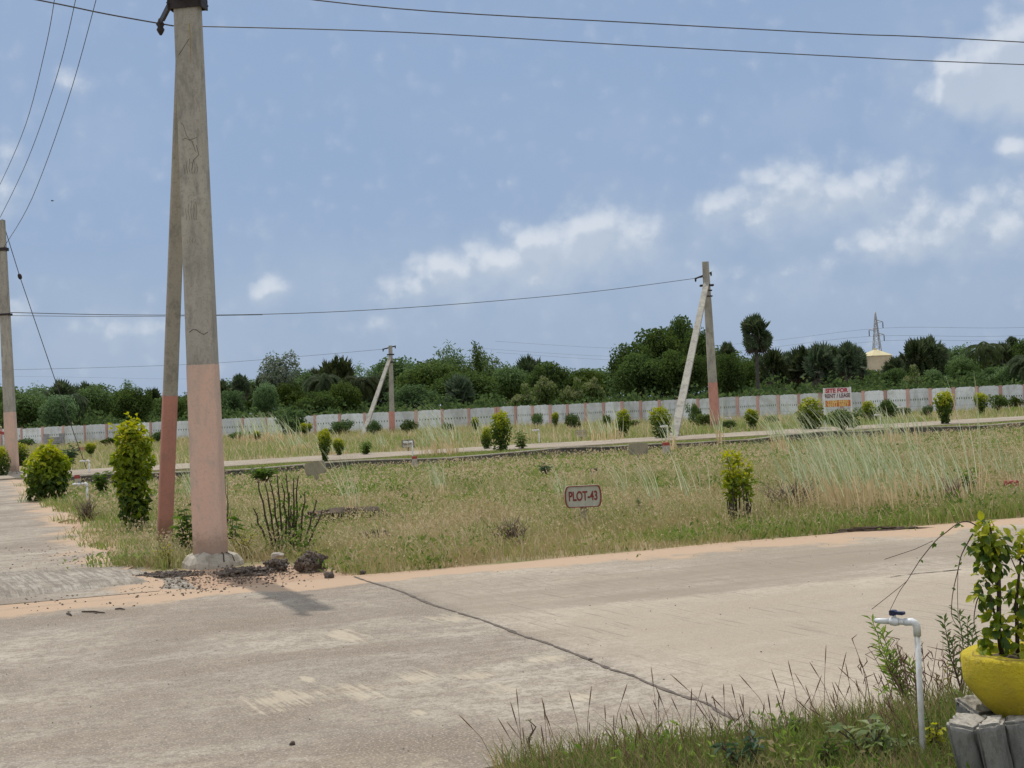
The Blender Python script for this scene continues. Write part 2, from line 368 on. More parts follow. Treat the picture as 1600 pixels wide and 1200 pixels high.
plain('bird_dark', (.02, .02, .02), .8, .2, 5)
plain('soil_dark', (.10, .07, .045), .95, .4, 20, bmp=.5)
plain('crack', (.055, .042, .033), .95, .4, 20)
plain('tar_joint', (.15, .12, .095), .95, .45, 9)
# yellow bowl: chalky limewash paint
m, nt, b = pmat('yellow_paint')
g = nn(nt, 'ShaderNodeTexCoord').outputs['Object']
n1 = noise(nt, g, 9, 6, .65); n2 = noise(nt, g, 55, 6, .7)
c = mixc(nt, sstep(nt, n1, .38, .66), (.68, .54, .018), (.56, .43, .02))
c = mixc(nt, mth(nt, 'MULTIPLY', sstep(nt, n2, .56, .72), .5), c, (.36, .27, .02))
n3 = noise(nt, g, 4, 6, .7)
c = mixc(nt, mth(nt, 'MULTIPLY', sstep(nt, n3, .46, .66), .6), c, (.36, .29, .05))
nt.links.new(c, b.inputs['Base Color']); b.inputs['Roughness'].default_value = .85
bump(nt, b, mth(nt, 'ADD', n2, mth(nt, 'MULTIPLY', n1, 1.2)), 1.0, .02)

# leaves
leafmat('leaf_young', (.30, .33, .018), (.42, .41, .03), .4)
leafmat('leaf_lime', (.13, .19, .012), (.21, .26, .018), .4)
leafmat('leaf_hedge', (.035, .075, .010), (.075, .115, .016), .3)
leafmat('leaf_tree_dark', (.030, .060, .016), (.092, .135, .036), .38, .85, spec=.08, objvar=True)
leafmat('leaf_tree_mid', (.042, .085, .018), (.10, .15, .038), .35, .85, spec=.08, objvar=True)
leafmat('leaf_feather', (.075, .135, .045), (.135, .19, .07), .42, .85, spec=.08, objvar=True)
leafmat('leaf_bright', (.070, .115, .022), (.14, .18, .05), .35)
leafmat('leaf_silver', (.055, .085, .04), (.17, .19, .13), .3, objvar=True)
leafmat('leaf_palm', (.030, .058, .020), (.095, .12, .055), .25, rough=.55, spec=.2, objvar=True)
leafmat('leaf_palm_dead', (.10, .085, .06), (.06, .05, .04), .1)
leafmat('leaf_coco', (.045, .07, .018), (.09, .11, .04), .3)
leafmat('leaf_weed', (.060, .12, .016), (.12, .19, .030), .35)
leafmat('leaf_willow', (.14, .22, .035), (.25, .33, .075), .4)
leafmat('leaf_blue', (.030, .075, .030), (.05, .10, .045), .25)
leafmat('leaf_pale', (.18, .24, .09), (.28, .33, .16), .35)
leafmat('leaf_yellow_weed', (.24, .24, .05), (.34, .31, .09), .35)
leafmat('blossom', (.26, .27, .14), (.16, .19, .07), .3)
leafmat('dry_twig', (.13, .095, .06), (.20, .155, .10), .1)
# grass blades
leafmat('verge_green', (.09, .15, .03), (.20, .25, .07), .35, .8, spec=.05)
leafmat('verge_straw', (.30, .245, .13), (.44, .36, .21), .35, .8, posvar=(.13, .16, .04), scale=3.0, spec=.05)
leafmat('grass_field', (.37, .315, .195), (.52, .43, .285), .4, .8, posvar=(.20, .265, .075), scale=.45, spec=.05)
leafmat('grass_green', (.13, .21, .045), (.25, .31, .09), .35, .8, spec=.05)
leafmat('grass_weed', (.18, .23, .06), (.36, .34, .13), .35, .8, posvar=(.38, .30, .17), scale=1.6, spec=.05)
leafmat('grass_seed', (.57, .49, .33), (.42, .32, .21), .35, .8, spec=.05)
leafmat('grass_spike', (.16, .09, .065), (.30, .20, .14), .2, .7, spec=.1)
leafmat('reed_top', (.23, .29, .13), (.62, .64, .46), .35, .6, spec=.3)
leafmat('reed_base', (.66, .53, .34), (.40, .32, .17), .3, .7, spec=.2)

# ------------------------------------------------------------------ mesh builder
class MB:
    def __init__(self): self.v = []; self.q = []; self.n = 0
    def add(self, v, f, mat=0, smooth=False):
        v = np.asarray(v, dtype=np.float32).reshape(-1, 3); f = np.asarray(f, dtype=np.int64)
        if f.ndim == 1: f = f.reshape(1, -1)
        self.v.append(v); self.q.append((f+self.n, mat, smooth)); self.n += len(v)
        return self
    def faces(self, f, base, mat=0, smooth=False):
        f = np.asarray(f, dtype=np.int64)
        if f.ndim == 1: f = f.reshape(1, -1)
        self.q.append((f+base, mat, smooth))
    def build(self, name, mats, parent=None):
        if isinstance(mats, str): mats = [mats]
        me = bpy.data.meshes.new(name)
        V = np.concatenate(self.v) if self.v else np.zeros((0, 3), np.float32)
        me.vertices.add(len(V)); me.vertices.foreach_set('co', V.ravel())
        li = []; ls = []; mi = []; sm = []; pos = 0
        for f, m, s in self.q:
            k = f.shape[1]; li.append(f.ravel()); ls.append(pos+np.arange(len(f))*k); pos += f.size
            mi.append(np.full(len(f), m, np.int32)); sm.append(np.full(len(f), s, bool))
        li = np.concatenate(li).astype(np.int32); ls = np.concatenate(ls).astype(np.int32)
        me.loops.add(len(li)); me.loops.foreach_set('vertex_index', li)
        me.polygons.add(len(ls)); me.polygons.foreach_set('loop_start', ls)
        me.polygons.foreach_set('material_index', np.concatenate(mi)); me.polygons.foreach_set('use_smooth', np.concatenate(sm))
        for m in mats: me.materials.append(MATS[m])
        me.update(calc_edges=True); me.validate()
        o = bpy.data.objects.new(name, me); COL.objects.link(o)
        if parent is not None: o.parent = parent
        return o
    # shapes
    def box(self, c, s, mat=0, rot=None):
        v = np.array([[x, y, z] for x in (-.5, .5) for y in (-.5, .5) for z in (-.5, .5)], float)*np.array(s)
        if rot is not None: v = v @ np.array(rot).T
        v = v+np.array(c)
        return self.add(v, [[0,1,3,2],[4,6,7,5],[0,4,5,1],[2,3,7,6],[0,2,6,4],[1,5,7,3]], mat)
    def loft(self, rings, mat=0, cap=True, smooth=False, mats=None):
        n = len(rings[0]); base = self.n
        self.v.append(np.asarray(rings, np.float32).reshape(-1, 3)); self.n += n*len(rings)
        for i in range(len(rings)-1):
            a = base+i*n+np.arange(n); bb = base+i*n+(np.arange(n)+1) % n
            f = np.stack([a, bb, bb+n, a+n], 1)
            self.q.append((f, mats[i] if mats else mat, smooth))
        if cap:
            self.q.append(((base+np.arange(n)[::-1]).reshape(1, -1), mats[0] if mats else mat, False))
            self.q.append(((base+(len(rings)-1)*n+np.arange(n)).reshape(1, -1), mats[-1] if mats else mat, False))
        return self
    def tube(self, pts, r, n=6, mat=0, mats=None, cap=True):
        pts = [Vector(p) for p in pts]
        rr = r if hasattr(r, '__len__') else [r]*len(pts)
        rings = []; prev = None
        for i, p in enumerate(pts):
            d = (pts[min(i+1, len(pts)-1)]-pts[max(i-1, 0)])
            if d.length < 1e-9: d = Vector((0, 0, 1))
            d.normalize()
            if prev is None:
                x = d.cross(Vector((0, 0, 1)) if abs(d.z) < .9 else Vector((1, 0, 0))).normalized()
            else:
                x = (prev-d*prev.dot(d)); x = x.normalized() if x.length > 1e-6 else d.orthogonal().normalized()
            prev = x; y = d.cross(x)
            rings.append([p+(x*math.cos(a)+y*math.sin(a))*rr[i] for a in [2*math.pi*k/n for k in range(n)]])
        return self.loft([[tuple(q) for q in ring] for ring in rings], mat, cap, True, mats)
    def lathe(self, prof, n=32, c=(0, 0, 0), mat=0, smooth=True):
        rings = [[(c[0]+r*math.cos(2*math.pi*k/n), c[1]+r*math.sin(2*math.pi*k/n), c[2]+z) for k in range(n)] for r, z in prof]
        return self.loft(rings, mat, True, smooth)
    def prism(self, outline, y0, y1, mat=0):
        """outline in x,z extruded along y"""
        n = len(outline)
        v = [(x, y0, z) for x, z in outline]+[(x, y1, z) for x, z in outline]
        base = self.n; self.add(v, [[i, (i+1) % n, (i+1) % n+n, i+n] for i in range(n)], mat)
        self.faces(list(range(n))[::-1], base, mat); self.faces(list(range(n, 2*n)), base, mat)
        return self
    def leaves(self, P, D, NRM, L, W, mat=0, fold=.25):
        """folded diamond leaves: P base, D direction, NRM face normal, L length, W width"""
        P = np.asarray(P, float); n = len(P)
        D = D/np.maximum(np.linalg.norm(D, axis=1, keepdims=True), 1e-9)
        S = np.cross(D, NRM); S /= np.maximum(np.linalg.norm(S, axis=1, keepdims=True), 1e-9)
        Z = np.cross(S, D)
        L = np.broadcast_to(np.asarray(L, float), (n,))[:, None]; W = np.broadcast_to(np.asarray(W, float), (n,))[:, None]
        mid = P+D*L*.45
        a = mid+S*W*.5+Z*W*fold; c = mid-S*W*.5+Z*W*fold; tip = P+D*L-Z*L*.12
        v = np.stack([P, a, tip, c], 1).reshape(-1, 3)
        i = np.arange(n)[:, None]*4
        f = np.concatenate([i+np.array([[0, 1, 2]]), i+np.array([[0, 2, 3]])])
        return self.add(v, f, mat)
    def round_leaves(self, P, D, NRM, L, W, mat=0, fold=.2):
        """broad oval leaves with a midrib fold and a drooping tip"""
        P = np.asarray(P, float); n = len(P)
        D = D/np.maximum(np.linalg.norm(D, axis=1, keepdims=True), 1e-9)
        S = np.cross(D, NRM); S /= np.maximum(np.linalg.norm(S, axis=1, keepdims=True), 1e-9)
        Z = np.cross(S, D)
        L = np.broadcast_to(np.asarray(L, float), (n,))[:, None]; W = np.broadcast_to(np.asarray(W, float), (n,))[:, None]
        rows = [(0, 0, 0), (.25, .42, .02), (.55, .5, 0), (.82, .28, -.08), (1, 0, -.18)]
        mid = [P+D*L*f+Z*L*dz for f, w, dz in rows]
        lf = [mid[i]+S*W*rows[i][1]+Z*W*rows[i][1]*fold*2 for i in (1, 2, 3)]; rt = [mid[i]-S*W*rows[i][1]+Z*W*rows[i][1]*fold*2 for i in (1, 2, 3)]
        v = np.stack(mid+lf+rt, 1).reshape(-1, 3); i = np.arange(n)[:, None]*11; b0 = self.n
        self.add(v, i+np.array([[1, 5, 6, 2]]), mat)
        for q in ([2, 6, 7, 3], [1, 2, 9, 8], [2, 3, 10, 9]): self.faces(i+np.array([q]), b0, mat)
        for q in ([0, 5, 1], [0, 1, 8], [3, 7, 4], [3, 4, 10]): self.faces(i+np.array([q]), b0, mat)
        return self
    def blades(self, P, h, w, lean, mat=0, curl=.5, face=None):
        """grass blades: base P, height h, width w, lean = horizontal tip offset vectors"""
        n = len(P); P = np.asarray(P, float)
        a = rng.uniform(0, 2*np.pi, n) if face is None else face
        S = np.stack([np.cos(a), np.sin(a), np.zeros(n)], 1)*np.broadcast_to(w, (n,))[:, None]*.5
        h = np.broadcast_to(h, (n,))[:, None]
        up = np.array([0, 0, 1.0])
        mid = P+lean*.35+up*h*.6; tip = P+lean+up*h
        v = np.stack([P-S, P+S, mid+S*.8, mid-S*.8, tip], 1).reshape(-1, 3)
        i = np.arange(n)[:, None]*5
        base = self.n
        self.add(v, i+np.array([[0, 1, 2, 3]]), mat)
        self.faces(i+np.array([[3, 2, 4]]), base, mat)
        return self

def tag(o, label, cat, group=None, kind=None):
    if label: o['label'] = label
    if cat: o['category'] = cat
    if group: o['group'] = group
    if kind: o['kind'] = kind
    return o
def thing(name, loc, label, cat, group=None, rz=0.0):
    o = bpy.data.objects.new(name, None); COL.objects.link(o); o.empty_display_size = .2
    o.location = loc; o.rotation_euler = (0, 0, rz)
    return tag(o, label, cat, group)
def struct(mb, name, mats):
    return tag(mb.build(name, mats), None, None, None, 'structure')
def dup(root, loc, label, rz=0.0, scale=None, group=None, rot=None):
    r = root.copy(); COL.objects.link(r); r.location = loc; r.rotation_euler = rot if rot else (0, 0, rz)
    if scale is not None: r.scale = scale
    r['label'] = label
    if group: r['group'] = group
    for ch in list(root.children):
        c = ch.copy(); COL.objects.link(c); c.parent = r
        for g in list(ch.children):
            d = g.copy(); COL.objects.link(d); d.parent = c
    return r
def unit(n):
    v = rng.normal(size=(n, 3)); return v/np.linalg.norm(v, axis=1, keepdims=True)
ORD = ['first','second','third','fourth','fifth','sixth','seventh','eighth','ninth','tenth','eleventh','twelfth','thirteenth','fourteenth','fifteenth','sixteenth','seventeenth','eighteenth','nineteenth','twentieth']
def ordn(i): return ORD[i] if i < 20 else 'twenty-'+ORD[i-20]

# ================================================================== GROUND AND ROADS
S_NEAR, S_FAR, S_KERB = 5.85, 13.05, 40.3
def smooth01(x): x = np.clip(x, 0, 1); return x*x*(3-2*x)
def gz(t, s):
    t = np.asarray(t, float); s = np.asarray(s, float)
    z = np.full(np.broadcast(t, s).shape, -.012)
    fld = (s > S_FAR) & (s < S_KERB+.02)
    wl = smooth01((t-1.9)/1.5)
    z = np.where(fld, z-.24*smooth01((s-24)/13)*wl, z)
    z = z-.02*((np.abs(s-44.9) < 2.6))
    return z
sv = np.concatenate([np.linspace(-400, -20, 6), np.linspace(-15, 13, 57), np.linspace(13.5, S_KERB, 55), [S_KERB+.02, S_KERB+.06], np.linspace(41, 110, 70), [130, 170, 250, 400, 700, 1200, 2500, 4000]])
tv = np.concatenate([[-4000, -2000, -900, -400, -200, -100], np.linspace(-60, -4, 29), np.linspace(-3, 30, 67), np.linspace(32, 80, 25), [100, 200, 400, 900, 2000, 4000]])
TT, SS = np.meshgrid(tv, sv)
ZZ = gz(TT, SS)
inner = (SS > 5) & (SS < 100) & (np.abs(TT) < 60)
ZZ = ZZ-np.abs(rng.normal(0, .006, ZZ.shape))*inner
V = np.stack([U.x*TT+N.x*SS, U.y*TT+N.y*SS, ZZ], -1).reshape(-1, 3)
ny, nx = TT.shape
ii = (np.arange(ny-1)[:, None]*nx+np.arange(nx-1)[None, :]).ravel()
mb = MB(); mb.add(V, np.stack([ii, ii+1, ii+nx+1, ii+nx], 1), 0, True)
struct(mb, 'ground', 'soil')

def strip(edge_a, edge_b, z, name, mat, thick=.06):
    mb = MB(); n = len(edge_a)
    top = [(*p[:2], z) for p in edge_a]+[(*p[:2], z) for p in edge_b]
    mb.add(top, [[i, i+1, n+i+1, n+i] for i in range(n-1)])
    for e in (edge_a, edge_b):
        mb.add([(*p[:2], z) for p in e]+[(*p[:2], z-thick) for p in e], [[i, i+1, n+i+1, n+i] for i in range(n-1)])
    return struct(mb, name, mat)
def wob(n, amp, k=3):
    r = rng.normal(0, 1, n)
    for _ in range(k): r = np.convolve(np.pad(r, 1, 'edge'), [.25, .5, .25], 'valid')
    return r/max(r.std(), 1e-6)*amp
tt = np.linspace(-60, 70, 420)
wa, wb = wob(420, .05), wob(420, .045)
wb = wb+.62*(1-smooth01((tt-1.2)/.9))*(tt > -5.4)
strip([TS(a, S_NEAR+x) for a, x in zip(tt, wa)], [TS(a, S_FAR+x) for a, x in zip(tt, wb)], 0, 'main_road', 'road_concrete', .05)
ss = np.linspace(13.2, 110, 330)
strip([TS(-5.2+x, a) for a, x in zip(ss, wob(330, .06))], [TS(1.72+x, a) for a, x in zip(ss, wob(330, .12))], .004, 'side_road', 'side_concrete', .05)
# concrete ramp where the side road meets the main road
nt_, ns_ = 120, 60
ta = np.linspace(-6.2, 2.0, nt_); sa = np.linspace(13.2, 17.2, ns_); A_, B_ = np.meshgrid(ta, sa)
vn = lambda a, b_, f, ph=0: (np.sin(a*f+ph+1.3*np.sin(b_*f*.7+ph))+np.sin(b_*f*1.3-ph+1.7*np.sin(a*f*.6+2*ph))+np.sin((a+b_)*f*.5+ph*3))/3
lo = 13.42+.16*np.maximum(A_+1.2, 0)**1.25+.05*vn(A_, B_, 3.1); hi = 16.3-.10*np.maximum(A_+1, 0)**2+.15*vn(A_, B_, 1.7, 1); rt = 1.62+.10*vn(A_, B_, 6, 2)+.05*vn(A_, B_, 15, 1)
ed = np.minimum(np.minimum((B_-lo)/.22, (hi-B_)/.5), (rt-A_)/.12)
zz = -.012+.052*smooth01(ed*.5+.5)+.004*vn(A_, B_, 2.0)
mb = MB(); V = np.stack([U.x*A_+N.x*B_, U.y*A_+N.y*B_, zz], -1).reshape(-1, 3); ii = (np.arange(ns_-1)[:, None]*nt_+np.arange(nt_-1)[None, :]).ravel()
mb.add(V, np.stack([ii, ii+1, ii+nt_+1, ii+nt_], 1), 0, True)
struct(mb, 'road_ramp', 'apron_concrete')
# older raised slab patch cut by the lower edge of the picture
pq = [(225, 1204), (330, 1196), (440, 1190), (560, 1184), (640, 1182), (680, 1187), (705, 1196), (722, 1208), (730, 1262), (225, 1262)]
mb = MB(); n = len(pq); P0 = [G(x, y) for x, y in pq]
mb.add([(*p[:2], -.01) for p in P0]+[(*p[:2], .016) for p in P0], [[(i+1) % n, i, n+i, n+(i+1) % n] for i in range(n)][::1]); mb.faces(list(range(n, 2*n))[::-1], 0)
struct(mb, 'road_patch', 'lane_concrete')
# expansion joint and cracks in the slab
def crack(pts, w, name, mat='crack', z=.004, jig=.02, seg=14, k=1):
    P = []
    for a, b_ in zip(pts[:-1], pts[1:]):
        for k in range(seg): P.append(a.lerp(b_, k/seg))
    P.append(pts[-1]); n = len(P)
    d = (pts[-1]-pts[0]).normalized(); s_ = Vector((-d.y, d.x, 0))
    j = wob(n, jig, k); ww = w*(1+wob(n, .35, 1)).clip(.3, 2)
    mb = MB()
    mb.add([tuple(P[i]+s_*(j[i]+ww[i]/2)+Vector((0, 0, z))) for i in range(n)]+[tuple(P[i]+s_*(j[i]-ww[i]/2)+Vector((0, 0, z))) for i in range(n)], [[i, i+1, n+i+1, n+i] for i in range(n-1)])
    return struct(mb, name, mat)
crack([G(556, 901), G(700, 952), G(860, 1008), G(1000, 1062), G(1160, 1124)], .023, 'expansion_joint', 'tar_joint', jig=.012, seg=60, k=9)
crack([G(1390, 902), G(1440, 896), G(1500, 890)], .02, 'hairline_crack', 'crack', jig=.01)
# far lane behind the kerb
tl = np.linspace(-60, 70, 330)
strip([TS(a, 42.65+x) for a, x in zip(tl, wob(330, .12))], [TS(a, 47.1+x) for a, x in zip(tl, wob(330, .14))], .045, 'far_lane', 'lane_concrete', .09)
# low kerb wall that holds the lane's verge
kw = thing('retaining_kerb', TS(14, S_KERB), 'low dark concrete kerb wall along the verge of the far lane', 'kerb wall')
mb = MB(); kt = np.linspace(2.2, 60, 90); jig = wob(90, .02); jz = wob(90, .03, 2)
rings = [[tuple(TS(a, S_KERB-.02+x, -.3)-kw.location), tuple(TS(a, S_KERB-.02+x, .02+z_)-kw.location), tuple(TS(a, S_KERB+.14+x, .02+z_)-kw.location), tuple(TS(a, S_KERB+.14+x, -.3)-kw.location)] for a, x, z_ in zip(kt, jig, jz)]
mb.loft(rings); mb.build('kerb_body', 'kerb_concrete', kw)
mb = MB()
rings = [[tuple(TS(a, S_KERB-.04+x, .02+z_)-kw.location), tuple(TS(a, S_KERB-.04+x, .05+z_)-kw.location), tuple(TS(a, S_KERB+.16+x, .05+z_)-kw.location), tuple(TS(a, S_KERB+.16+x, .02+z_)-kw.location)] for a, x, z_ in zip(kt, jig, jz)]
mb.loft(rings); mb.build('coping', 'footing_concrete', kw)

# ================================================================== POLES
def section(c, ux, uy, w, d, ch):
    w /= 2; d /= 2
    pts = [(-w+ch, -d), (w-ch, -d), (w, -d+ch), (w, d-ch), (w-ch, d), (-w+ch, d), (-w, d-ch), (-w, -d+ch)]
    return [tuple(c+ux*a+uy*b_) for a, b_ in pts]
def beam(mb, a, b_, ux, w0, d0, w1, d1, split=None, ch=.015, mats=(1, 0)):
    """tapered chamfered concrete post from a to b; below 'split' metres along it is painted"""
    ax = (b_-a); L = ax.length; ax.normalize(); ux = (ux-ax*ux.dot(ax)).normalized(); uy = ax.cross(ux)
    fr = [0, 1] if not split else [0, split/L, split/L, 1]
    rings = []; 
    for i, f in enumerate(fr):
        g = .006 if (split and i < 2) else 0
        rings.append(section(a+ax*L*f, ux, uy, w0+(w1-w0)*f+g, d0+(d1-d0)*f+g, ch))
    mm = [0] if not split else [mats[0], mats[1], mats[1]]
    mb.loft(rings, 0, True, False, mm)
def pole(base, top, label, w=.355, d=.19, w1=.27, d1=.15, paint=2.0, ux=U, strut=None, strut_at=None, paintm='pink_paint', strut_paint='salmon_paint', strut_w=.26, foot=None, arm=None, group='concrete utility poles', clamps=(), rod=False, strut_len_paint=2.1, extra=None, strut_ux=None):
    r = thing('utility_pole', base, label, 'utility pole', group)
    Z0 = Vector((0, 0, 0)); T = top-base
    mb = MB(); beam(mb, Vector((0, 0, -.2)), T, ux, w, d, w1, d1, paint+.2 if paint else None)
    if extra: extra(mb)
    po = mb.build('post', ['pole_concrete', paintm, 'tar_joint', 'ochre_paint'], r)
    ax = T.normalized()
    if strut is not None:
        sb = strut-base; st = ax*strut_at
        dirn = (sb-st); hd = Vector((dirn.x, dirn.y, 0)).normalized()
        st = st+hd*(d*.5+.06)
        mb = MB(); dn = (sb-st).normalized(); 
        beam(mb, sb+dn*.2, st-dn*.25, strut_ux or ux, strut_w, .15, strut_w*.8, .13, strut_len_paint if strut_len_paint else None)
        mb.build('strut', ['pole_concrete', strut_paint], r)
    for (h, ln, tilt, w_) in clamps:
        mb = MB(); c = ax*h
        k = h/T.length; ww = w+(w1-w)*k; dd_ = d+(d1-d)*k
        vx = ux; vy = ax.cross(ux)
        for sgn in (-1, 1):
            mb.box(tuple(c+vy*sgn*(dd_/2+.012)), (ww+ln, .016, w_), 0, np.array([[vx.x, vy.x, ax.x], [vx.y, vy.y, ax.y], [vx.z, vy.z, ax.z]]))
            mb.box(tuple(c+vx*sgn*(ww/2+.012+ln*.3)), (.016, dd_+.06, w_), 0, np.array([[vx.x, vy.x, ax.x], [vx.y, vy.y, ax.y], [vx.z, vy.z, ax.z]]))
            mb.tube([c+vx*sgn*(ww/2+ln*.4)-vy*(dd_/2+.05), c+vx*sgn*(ww/2+ln*.4)+vy*(dd_/2+.05)], .012, 6)
        mb.build('clamp', 'rust_metal', r)
    if arm:
        h, da, ln, up = arm
        mb = MB(); c = ax*h
        da = (da+Vector((0, 0, up))).normalized()
        sx = da.cross(Vector((0, 0, 1))).normalized(); sy = sx.cross(da)
        M = np.array([[da.x, sx.x, sy.x], [da.y, sx.y, sy.y], [da.z, sx.z, sy.z]])
        o = -sx*(w*.42)
        mb.box(tuple(c+o+da*ln*.0), (ln, .012, .075), 0, M); mb.box(tuple(c+o+sx*.03+sy*.034), (ln, .06, .010), 0, M)
        mb.build('cross_arm', 'rust_metal', r)
        for sgn in (-1, 1):
            p = c+o+da*(ln*.46*sgn)
            mb = MB(); mb.lathe([(.012, -.09), (.03, -.06), (.045, -.03), (.03, 0), (.048, .03), (.03, .06), (.02, .09), (.012, .1)], 12, tuple(p+Vector((0, 0, -.06))))
            mb.build('insulator', 'rust_metal', r)
    if foot:
        mb = MB(); n = 12; rings = []
        for (rr, z) in ((1.3, -.1), (1.2, .03), (1.0, .10), (.62, .135)):
            rings.append([tuple(U*(foot*rr*math.cos(a)*(1+.14*math.sin(3*a+1)))+N*(foot*.8*rr*math.sin(a)*(1+.1*math.cos(2*a)))+Vector((0, 0, z+.02*math.sin(5*a)))) for a in [2*math.pi*k/n for k in range(n)]])
        mb.loft(rings); fo = mb.build('footing', 'footing_concrete', r)
        mb = MB()
        for (a, w_) in ((-1.15, .006), (-.55, .0045)):
            pts = []
            for (rr, z) in ((1.19, .04), (1.0, .11), (.64, .145)):
                aa = a+.06*math.sin(rr*20)
                pts.append(U*(foot*rr*math.cos(aa)*(1+.14*math.sin(3*aa+1)))+N*(foot*.8*rr*math.sin(aa)*(1+.1*math.cos(2*aa)))+Vector((0, 0, z+.02*math.sin(5*aa))))
            mb.tube(pts, w_, 5)
        mb.build('crack', 'crack', fo)
    return r, po

MB_BASE = G(330, 883); MB_BASE.z = 0
ROTU = (Matrix.Rotation(R(-30), 3, 'Z') @ U)
SBASE = G(257, 851)
main_top = MB_BASE+Vector((0, 0, 7.6))
def face_pt(x, z):
    fr = z/7.6; w_ = .325+(.245-.325)*fr; dd_ = .17+(.14-.17)*fr
    vy = Vector((0, 0, 1)).cross(ROTU)
    return ROTU*x-vy*(dd_/2+.0005)+Vector((0, 0, z))
def scribble(mb):
    """old casting marks scratched in the post's face"""
    for (z0, nst, ln) in ((4.06, 6, .17), (3.58, 5, .22), (3.34, 4, .06)):
        for k in range(nst):
            x0 = -.08+k*.028; mb.tube([face_pt(x0+.006*math.sin(j*1.3+k), z0+ln*(j/5)*(.6+.4*((k*7) % 5)/5)) for j in range(6)], .0016, 4, 2)
    mb.tube([face_pt(-.10+.03*j, 4.6-.06*j+.03*math.sin(j*2)) for j in range(6)], .0022, 4, 2)
    mb.tube([face_pt(-.09+.04*j, 4.42+.012*math.sin(j*2.1)) for j in range(5)], .0022, 4, 2)
    mb.tube([face_pt(.06+.012*j*(1 if j < 3 else -1), 4.35-.05*j) for j in range(6)], .0028, 4, 2)
    mb.tube([face_pt(-.10+.04*j, 2.42+.03*math.sin(j*1.2)) for j in range(6)], .004, 4, 2)
    mb.tube([face_pt(-.09+.03*j, 5.3+.04*j) for j in range(5)], .003, 4, 2)
    mb.tube([face_pt(.04, 5.62), face_pt(.042, 5.4), face_pt(.04, 5.2)], [.006, .004, .001], 4, 3)
main_pole, main_post = pole(MB_BASE, main_top, 'tall grey concrete pole with pink painted foot and a strut, at the roadside corner', w=.325, d=.17, w1=.245, d1=.14, paint=2.08, ux=ROTU,
     strut=SBASE, strut_at=5.86, extra=scribble, strut_ux=(Matrix.Rotation(R(-6), 3, 'Z') @ U), foot=.25, strut_w=.178, clamps=[(5.84, .10, 0, .11)], arm=(5.93, N, 2.3, 0), strut_len_paint=2.22)
# weathered scribbles and casting marks on the post's face
LB = G(20, 743); LT = AT(1, 344, LB.y)
left_pole, _ = pole(LB, LT, 'grey concrete pole with pink foot beside the rounded bush at left edge', w=.36, d=.2, w1=.24, d1=.15, paint=1.93, ux=ROTU,
     clamps=[((AT(0, 492, LB.y)-LB).length, .06, 0, .06), ((AT(0, 390, LB.y)-LB).length, .06, 0, .10)], foot=.28)
RB = G(1118, 670); RT = AT(1102, 409, RB.y)
RDIR = Vector((1, -.35, 0)).normalized()
right_pole, _ = pole(RB, RT, 'leaning grey pole with coral foot and long bare strut beyond the lane', w=.40, d=.3, w1=.27, d1=.2, paint=2.0, ux=Vector((1, 0, 0)), paintm='salmon_paint',
     strut=G(1053, 684), strut_at=(AT(1102, 446, RB.y)-RB).length, strut_w=.30, strut_len_paint=None,
     clamps=[((AT(1104, 446, RB.y)-RB).length, .30, 0, .08), ((AT(1105, 454, RB.y)-RB).length, .12, 0, .05), ((AT(1105, 463, RB.y)-RB).length, .12, 0, .05)],
     arm=((AT(1103, 430, RB.y)-RB).length, Vector((.75, .6, 0)).normalized(), 1.1, .28))
MBb = G(613, 676); MT = AT(610, 540, MBb.y)
mid_pole, _ = pole(MBb, MT, 'distant small pole with pink foot and strut in front of the white wall', w=.34, d=.3, w1=.22, d1=.2, paint=1.3, ux=Vector((1, 0, 0)), paintm='salmon_paint',
     strut=G(567, 681), strut_at=(AT(611, 560, MBb.y)-MBb).length, strut_w=.26, strut_len_paint=None,
     clamps=[((AT(611, 554, MBb.y)-MBb).length, .2, 0, .08), ((AT(611, 566, MBb.y)-MBb).length, .2, 0, .08)],
     arm=((AT(611, 543, MBb.y)-MBb).length, Vector((.75, .6, 0)).normalized(), 1.0, .2))

# wires
def wire(pts, r, label, group='overhead power lines', sub=6):
    P = []
    for i in range(len(pts)-1):
        p0 = pts[max(i-1, 0)]; p1 = pts[i]; p2 = pts[i+1]; p3 = pts[min(i+2, len(pts)-1)]
        for k in range(sub):
            t = k/sub
            P.append(.5*((2*p1)+(-p0+p2)*t+(2*p0-5*p1+4*p2-p3)*t*t+(-p0+3*p1-3*p2+p3)*t**3))
    P.append(pts[-1])
    mb = MB(); mb.tube(P, r, 5)
    return tag(mb.build('power_line', 'wire_metal'), label, 'power line', group)
zA = main_pole.location+Vector((0, 0, 5.89))
# two lines running along the road from the main pole's cross arm
fa = zA+N*1.05; na = zA-N*.55
for _ in range(40):        # near end of the cross arm, where the upper wire leaves it
    q = RV(350, 0, na, na+U)
    if q.z > zA.z-.02: na = na+N*.02
    else: break
def span(a, px1, py1, px0=None, py0=None):
    e = RV(px1, py1, a, a+U); return e
eA = RV(1600, 101, fa, fa+U); eB = RV(1600, 66, na, na+U)
for a, e, lb, lp in ((fa, eA, 'lower of two wires crossing the sky right from the tall pole', (60, 0)), (na, eB, 'upper of two wires crossing the sky right from the tall pole', None)):
    d = e-a; far = a+d*3.2; far.z = a.z+.1
    pts = [a, RV(620, 50 if 'lower' in lb else 13.5, a, a+U), RV(1000, 71.5 if 'lower' in lb else 36, a, a+U), RV(1320, 88.5 if 'lower' in lb else 53, a, a+U), e]; pts.append(e+d*1.2+Vector((0, 0, .1))); pts.append(far)
    wire(pts, .0072, lb)
eL = RV(60, 0, fa, fa+U); d = eL-fa
